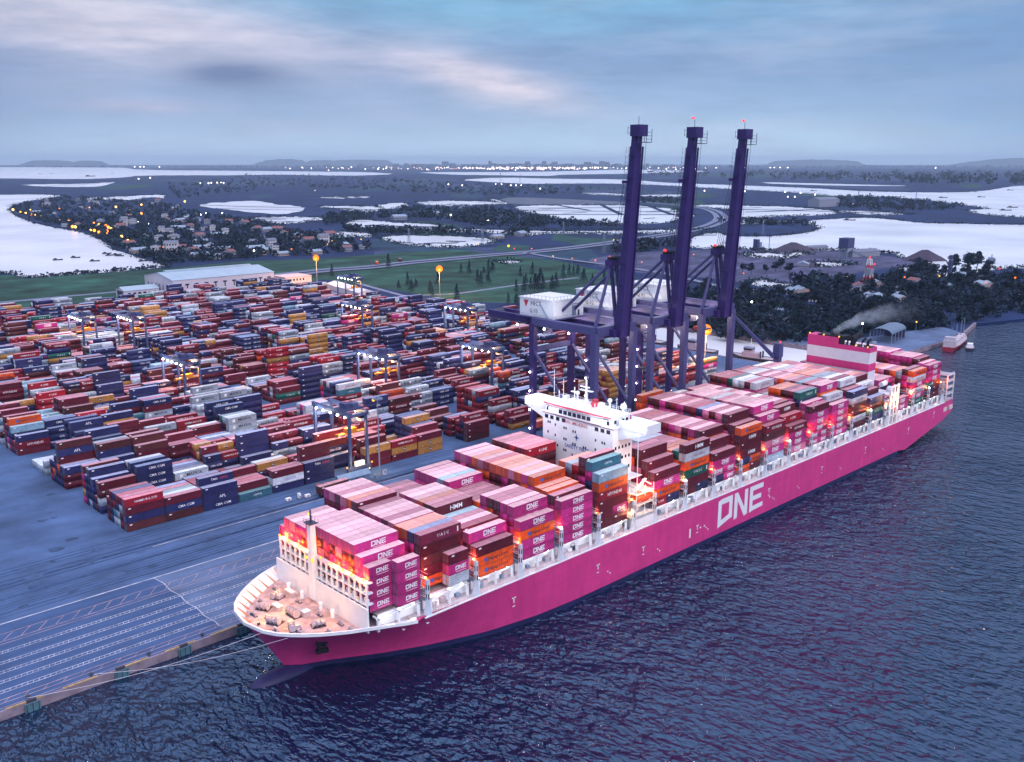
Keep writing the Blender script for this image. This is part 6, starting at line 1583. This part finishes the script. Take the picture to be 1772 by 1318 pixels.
c = tag(empty('brick_chimney', (859.6, 224, 2)), 'slim dark chimney rising from the trees at the right', 'chimney'); b = MB(); b.tube((0, 0, 0), (0, 0, 20), 2.2, M_RT2, 1.6, n=10); b.tube((0, 0, 17), (0, 0, 18), 2.1, STEEL, n=10); b.build('shaft', c)
b = MB(); b.box(-1.4, 1.4, -1.4, 1.4, 20, 22, M_RT2); b.build('cap', c)
c = tag(empty('navigation_tower', (715, 239, 2)), 'red and white banded lattice tower among the trees', 'tower'); b = MB()
for s in ((-1, -1), (1, -1), (1, 1), (-1, 1)):
    for k in range(5): f0_, f1_ = 4-.55*k, 4-.55*(k+1); b.bar((s[0]*f0_, s[1]*f0_, k*5.4), (s[0]*f1_, s[1]*f1_, (k+1)*5.4), .7, .7, WHITE if k % 2 == 0 else MARKR)
for k in range(1, 6):
    f = 4-.55*k; z = k*5.4
    for p, q in (((-f, -f), (f, -f)), ((f, -f), (f, f)), ((f, f), (-f, f)), ((-f, f), (-f, -f))): b.bar((*p, z), (*q, z), .45, .45, WHITE if k % 2 else MARKR)
    b.bar((-f, -f, z), (f-.3, -f, z-5), .3, .3, WHITE if k % 2 else MARKR)
b.build('lattice', c)
b = MB(); b.box(-3, 3, -3, 3, 13, 18.5, HM[1]); b.build('cabin', c); b = MB(); b.ball((0, 0, 28.4), .8, G_RD, 8, 6); b.build('warning_lamp', c)
PY = [(1045, 438, 26), (1320, 405, 22), (835, 425, 24), (708, 425, 24), (1485, 345, 26), (1585, 345, 26), (975, 405, 20), (1500, 322, 60), (1162, 305, 70), (866, 318, 60), (900, 318, 50), (450, 292, 90)]
for x, y, h in PY:
    g = G(x, y); c = tag(empty('power_pylon', (*g, 2)), 'thin grey lattice pylon standing in the flat land', 'pylon', 'pylons across the flat land'); b = MB(); r0 = h*.07; wd = .25+h*.006
    for s in ((-1, -1), (1, -1), (1, 1), (-1, 1)): b.bar((s[0]*r0, s[1]*r0, 0), (s[0]*.3, s[1]*.3, h), wd, wd, STEEL)
    for k in range(1, 6): f = r0*(1-k/6.3); b.bar((-f, -f, h*k/6), (f, f, h*k/6), wd*.7, wd*.7, STEEL)
    b.build('lattice', c); b = MB()
    for z in (.72, .84, .95): b.bar((-h*.12, 0, h*z), (h*.12, 0, h*z), wd, wd, STEEL)
    b.build('cross_arm', c)
# far quay: boathouse shed, lamps, wall posts, rail carriage shed
c = tag(empty('quay_shed', (484, 112, QZ), R(8)), 'grey barrel-roofed shed on the far pier behind the funnel', 'shed')
b = MB()
for k in range(9):
    a0, a1 = math.pi*k/9, math.pi*(k+1)/9
    b.add([(-15, -7*math.cos(a0), 6+3.4*math.sin(a0)), (15, -7*math.cos(a0), 6+3.4*math.sin(a0)), (15, -7*math.cos(a1), 6+3.4*math.sin(a1)), (-15, -7*math.cos(a1), 6+3.4*math.sin(a1))], [(0, 1, 2, 3)], mat('barrel_roof_sheet', (.13, .19, .27), .6))
b.build('roof', c); b = MB()
for x in (-14, -7, 0, 7, 14):
    for y in (-6.8, 6.8): b.bar((x, y, 0), (x, y, 6.2), .5, .5, STEEL)
b.box(13.6, 14, -6.6, 6.6, 0, 6, M_RT2); b.build('post', c)
sheet('pier_deck', [(424, 86), (506, 85), (545, 89), (560, 108), (470, 128), (424, 126)], 2.0, M_APRON)
sheet('far_quay_road', [(424, 128), (440, 128), (440, 264), (424, 264)], 2.0, M_APRON)
b = MB()
for k in range(30): b.box(424, 424.8, 88+k*6, 90.4+k*6, 2, 3.1, M_WALLQ)
tag(b.build('parapet_wall'), 'low notched concrete parapet along the far side of the basin', 'parapet')
c = tag(empty('rail_shelter', (440, 170, QZ), R(90)), 'long low dark shelter under the trees on the far quay', 'shelter'); gable(c, -11, 11, -2, 2, 2.6, .8, M_RT2, HR[0])
truck(452, 104, R(40), 'dark truck parked on the far pier left of the barrel-roofed shed'); truck(*G(692, 453), R(62), 'dark truck with box load on the dual carriageway', 'BRN', M_OF); truck(*G(652, 458), R(62), 'orange truck on the dual carriageway', 'HAP', M_OF)

# ------------------------------------------------------------------ small lamps of the land
def small_lamp(px_, py_, h, m, r, label, group):
    g = G(px_, py_); c = tag(empty('street_lamp', (*g, 2)), label, 'street lamp', group)
    b = MB(); b.tube((0, 0, 0), (0, 0, h), .12+h*.008, STEEL, .1, n=6); b.build('pole', c)
    b = MB(); b.ball((0, 0, h), r, m, 8, 6); b.build('lamp_bulb', c); return g, h
G_VO = glow('village_lamp_orange', (1.0, .26, .02), 4.5); G_VY = glow('village_lamp_yellow', (1.0, .55, .12), 4.5)
VL = [(23, 367), (36, 371), (45, 373), (54, 376), (62, 377), (72, 379), (103, 385), (120, 388), (126, 398), (131, 398.5), (163, 391), (172, 394), (158, 404), (164, 405), (172, 408), (184, 396), (188, 399), (193, 402), (198, 406), (186, 406), (211, 416), (222, 424), (223, 428), (185, 411), (285, 436), (53, 367), (103, 365), (155, 363), (201, 362), (245, 358), (225, 368), (245, 374), (320, 352)]
for x, y in VL: small_lamp(x, y, 6, G_VO if rnd.random() < .75 else G_VY, rnd.uniform(1.3, 2.6), 'amber street lamp along the village shore', 'street lamps of the riverside village')
for x, y, m in ((499, 404, G_RD), (509, 423, G_YE), (518, 417, G_OR), (535, 419, G_OR), (567, 430, G_YE), (575, 424, G_YE), (625, 421, G_YE), (505, 439, G_OR), (482, 416, G_WH), (267, 439, G_WH), (440, 442, G_WH), (258, 393, G_WH), (348, 376, G_WH), (357, 373, G_WH), (385, 373, G_WH), (240, 390, G_WH), (780, 377, G_WH), (830, 388, G_YE), (845, 387, G_WH), (545, 332, G_WH), (685, 376, G_WH), (545, 423, G_OR)):
    small_lamp(x, y, 6, m, rnd.uniform(.6, 1.2), 'small lit lamp between the far houses and ponds', 'street lamps between houses and ponds')
for x, y, m, r in ((880, 436, G_YE, 1.6), (957, 455, G_YE, .7), (990, 459, G_OR, .7), (1030, 463, G_OR, .9), (920, 441, G_OR, .8), (828, 432, G_YE, .8), (890, 441, G_RD, .8), (1110, 466, G_OR, .7), (1286, 487, G_OR, .7), (1400, 520, G_OR, 1.0), (1465, 491, G_YE, 1.2), (1475, 497, G_WH, .9), (1564, 494, G_OR, .8), (1624, 492, G_YE, .8), (1704, 504, G_OR, .8), (1512, 470, G_RD, .9), (1728, 478, G_RD, .8), (1491, 580, G_WH, .5), (1584, 577, G_YE, .6), (1300, 540, G_WH, .6), (1755, 495, G_OR, .9), (1062, 425, G_YE, 1.0), (1200, 452, G_OR, .7)):
    small_lamp(x, y, 8, m, r, 'lit road lamp on the land behind the quay cranes', 'road lamps behind the port')
# lights and blocks of the city on the horizon
b = MB(); cr_ = random.Random(77); G_CW = glow('city_light_white', (1.0, .90, .86), 7.0); G_CP = glow('city_light_pink', (1.0, .55, .45), 5.0)
def citylight(x, y, r, m): g = G(x, y); b.ball((*g, 9), r, m, 5, 3)
for k in range(330):
    x = cr_.gauss(920, 110) if k < 260 else cr_.uniform(430, 1290)
    if 1085 < x < 1120: continue
    y = 289.3+abs(cr_.gauss(0, 2.2)); d = math.hypot(*(Vector(G(x, y))-Vector(CAM[:2])))
    citylight(x, y, d*.00042*cr_.uniform(.6, 1.5), G_CW if cr_.random() < .55 else G_CP)
for x, y in ((233, 284+5), (243, 289), (249, 289), (276, 289), (1333, 290.4), (1340, 290.4), (1350, 290.4), (1363, 290.4), (1619, 291), (347, 319), (361, 319), (366, 318.5), (376, 318), (383, 318), (387, 318.5), (240, 311), (260, 309), (858, 321), (868, 321), (884, 323), (893, 323), (902, 323), (935, 329), (800, 323), (776, 321), (1289, 334), (1219, 333), (1358, 335), (1375, 344), (1385, 337), (1475, 357), (1500, 311), (1518, 311), (1410, 340), (1363, 344)):
    d = math.hypot(*(Vector(G(x, y))-Vector(CAM[:2]))); citylight(x, y, d*.0006, G_CW)
o = b.build('city_lights'); tag(o, 'scattered white and pink lights of the city on the horizon', 'city lights', kind='stuff')
M_CITY = mat('far_city_block', (.10, .13, .20), .9)
b = MB()
for k in range(110):
    x = cr_.gauss(900, 130); y = 289.5; g = G(x, y); hh = cr_.uniform(30, 90)*(1.6 if cr_.random() < .12 else 1); wd = cr_.uniform(25, 70); b.box(g[0]-wd, g[0]+wd, g[1]-wd, g[1]+wd, 2, 2+hh, M_CITY)
o = b.build('city_skyline'); tag(o, 'faint low skyline of the city at the horizon', 'city', kind='stuff')

# ------------------------------------------------------------------ light given by the lit lamps, plus added glow lamps
for k, (x, y, h, lb) in enumerate(MASTS[:3]): lamp('mast_light', (x-4.5, y-4.5, QZ+h-2.5), 42000, ORANGE, r=1.0)
lr = random.Random(6)
for x in POSTX: lamp('lashing_bridge_light', (x+.62, 2.6, 22.4), 1300*lr.uniform(.25, 1.5), (1.0, .16, .03), r=.2)
for X in BX:
    for dx in (3, 9): lamp('passage_light', (X+dx, 1.8, 15.9), 110, COOL, r=.15)
for y in (6, 16, 31, 40): lamp('foredeck_light', (-2.2, y, 25.6), 800, (1.0, .36, .07), r=.3)
for y in (6, 12, 17, 29, 34, 40): lamp('lashing_light', (0.7, y, 25.2), 2500, (1.0, .13, .012), r=.3)
for x, y, e in ((-8, 26, 330), (-11.5, 17.5, 420), (-5, 13, 200), (-13.5, 24, 500), (-6, 33, 200)): lamp('foredeck_light', (x, y, 16.4), e*1.7, (1.0, .42, .06), r=.3)  # low lamps without fixtures, added for a golden glow on deck
for y in (2, 14, 32, 45): lamp('house_light', (84.5, y, 47.5), 2600, COOL, r=.5)
lamp('gallery_fill_light', (92, -2.0, 27), 3600, (1, .45, .16), r=.5); lamp('gallery_fill_light', (87.6, 2, 19), 700, (1, .5, .2), r=.3); lamp('gallery_fill_light', (248, -1.6, 24), 2600, (1, .55, .28), r=.5); lamp('stern_light', (303, 20, 23), 3000, (1, .72, .5), r=.4)  # gallery floods without fixtures, added for orange streaks on the water
for k, (x, y) in enumerate(RTG_POS):
    lamp('gantry_light', (x, y+11, QZ+20.2), 4200, (1.0, .66, .36), r=.5); lamp('gantry_light', (x-1, y+6, QZ+18.5), 7000*yr.uniform(.4, 1.6), (1.0, .33, .05), r=.4)
    lamp('gantry_light', (x-4.8, y+18, QZ+20.5), 2200, COOL, r=.4)
lamp('shed_light', (76, 120.5, 5.5), 1500, (1, .72, .30), r=.3); lamp('shed_light', (86, 120, 6), 900, (1, .72, .30), r=.3)
for x in CRX:
    for y in (58, 74): lamp('crane_light', (x+5, y, 55.4), 4200, (1, .78, .62), r=.5)
lamp('house_wall_light', (122, 68, 66), 900, COOL, r=.4); lamp('house_wall_light', (153, 68, 66), 900, COOL, r=.4); lamp('house_wall_light', (183, 68, 66), 900, COOL, r=.4)
for x, y in ((355, 560), (350, 600)): lamp('yard_edge_light', (x, y, 14), 5200, (1, .66, .45), r=.5)

# ------------------------------------------------------------------ air
b = MB(); mh_ = bpy.data.materials.new('haze_air'); mh_.use_nodes = True; t = mh_.node_tree; t.nodes.clear()
pv = t.nodes.new('ShaderNodeVolumePrincipled'); pv.inputs['Color'].default_value = (.62, .80, 1.0, 1); pv.inputs['Density'].default_value = 3.4e-5; pv.inputs['Anisotropy'].default_value = 0.0
mo = t.nodes.new('ShaderNodeOutputMaterial'); t.links.new(pv.outputs[0], mo.inputs['Volume'])
b.box(-9500, 41000, -9500, 41000, -2.0, 330, mh_)
o = b.build('haze'); o['kind'] = 'stuff'; tag(o, 'thin blue evening haze over the land', 'haze')

b = MB(); ms_ = bpy.data.materials.new('funnel_smoke'); ms_.use_nodes = True; nt = ms_.node_tree; nt.nodes.clear()
tc = N('ShaderNodeTexCoord'); sp_ = N('ShaderNodeSeparateXYZ'); L(tc.outputs['Object'], sp_.inputs[0])
X_, Y_, Z_ = sp_.outputs
ax_ = mth('MAXIMUM', X_, 0.0)
rad = mth('ADD', 2.2, mth('MULTIPLY', ax_, 0.17))
cz_ = mth('MULTIPLY', mth('SUBTRACT', 1.0, mth('EXPONENT', mth('MULTIPLY', ax_, -0.10))), 8.5)
q = mth('ADD', mth('POWER', mth('DIVIDE', Y_, rad), 2.0), mth('POWER', mth('DIVIDE', mth('SUBTRACT', Z_, cz_), rad), 2.0))
n_ = N('ShaderNodeTexNoise', i_Scale=0.22, i_Detail=5.0, i_Roughness=0.6, i_Distortion=1.2); L(tc.outputs['Object'], n_.inputs['Vector'])
core = mth('MAXIMUM', mth('SUBTRACT', mth('MULTIPLY', n_.outputs[0], 2.0), mth('ADD', q, 0.42)), 0.0)
dens = mth('MULTIPLY', core, mth('ADD', 0.035, mth('MULTIPLY', mth('EXPONENT', mth('MULTIPLY', ax_, -0.13)), 1.5)))
dens = mth('MULTIPLY', dens, mth('MULTIPLY', mth('MINIMUM', mth('MAXIMUM', mth('ADD', X_, 1.5), 0.0), 1.0), mth('MINIMUM', mth('MAXIMUM', mth('DIVIDE', mth('SUBTRACT', 36.0, X_), 26.0), 0.0), 1.0)))
pv = N('ShaderNodeVolumePrincipled'); pv.inputs['Color'].default_value = (.72, .86, 1.0, 1); L(dens, pv.inputs['Density'])
mo = N('ShaderNodeOutputMaterial'); L(pv.outputs[0], mo.inputs['Volume'])
b.box(-2, 60, -18, 18, -3, 30, ms_)
o = b.build('smoke', None, (248.6, 27.5, 47.2)); o.rotation_euler[2] = R(-42); tag(o, 'pale smoke drifting from the ship funnel', 'smoke', kind='stuff')
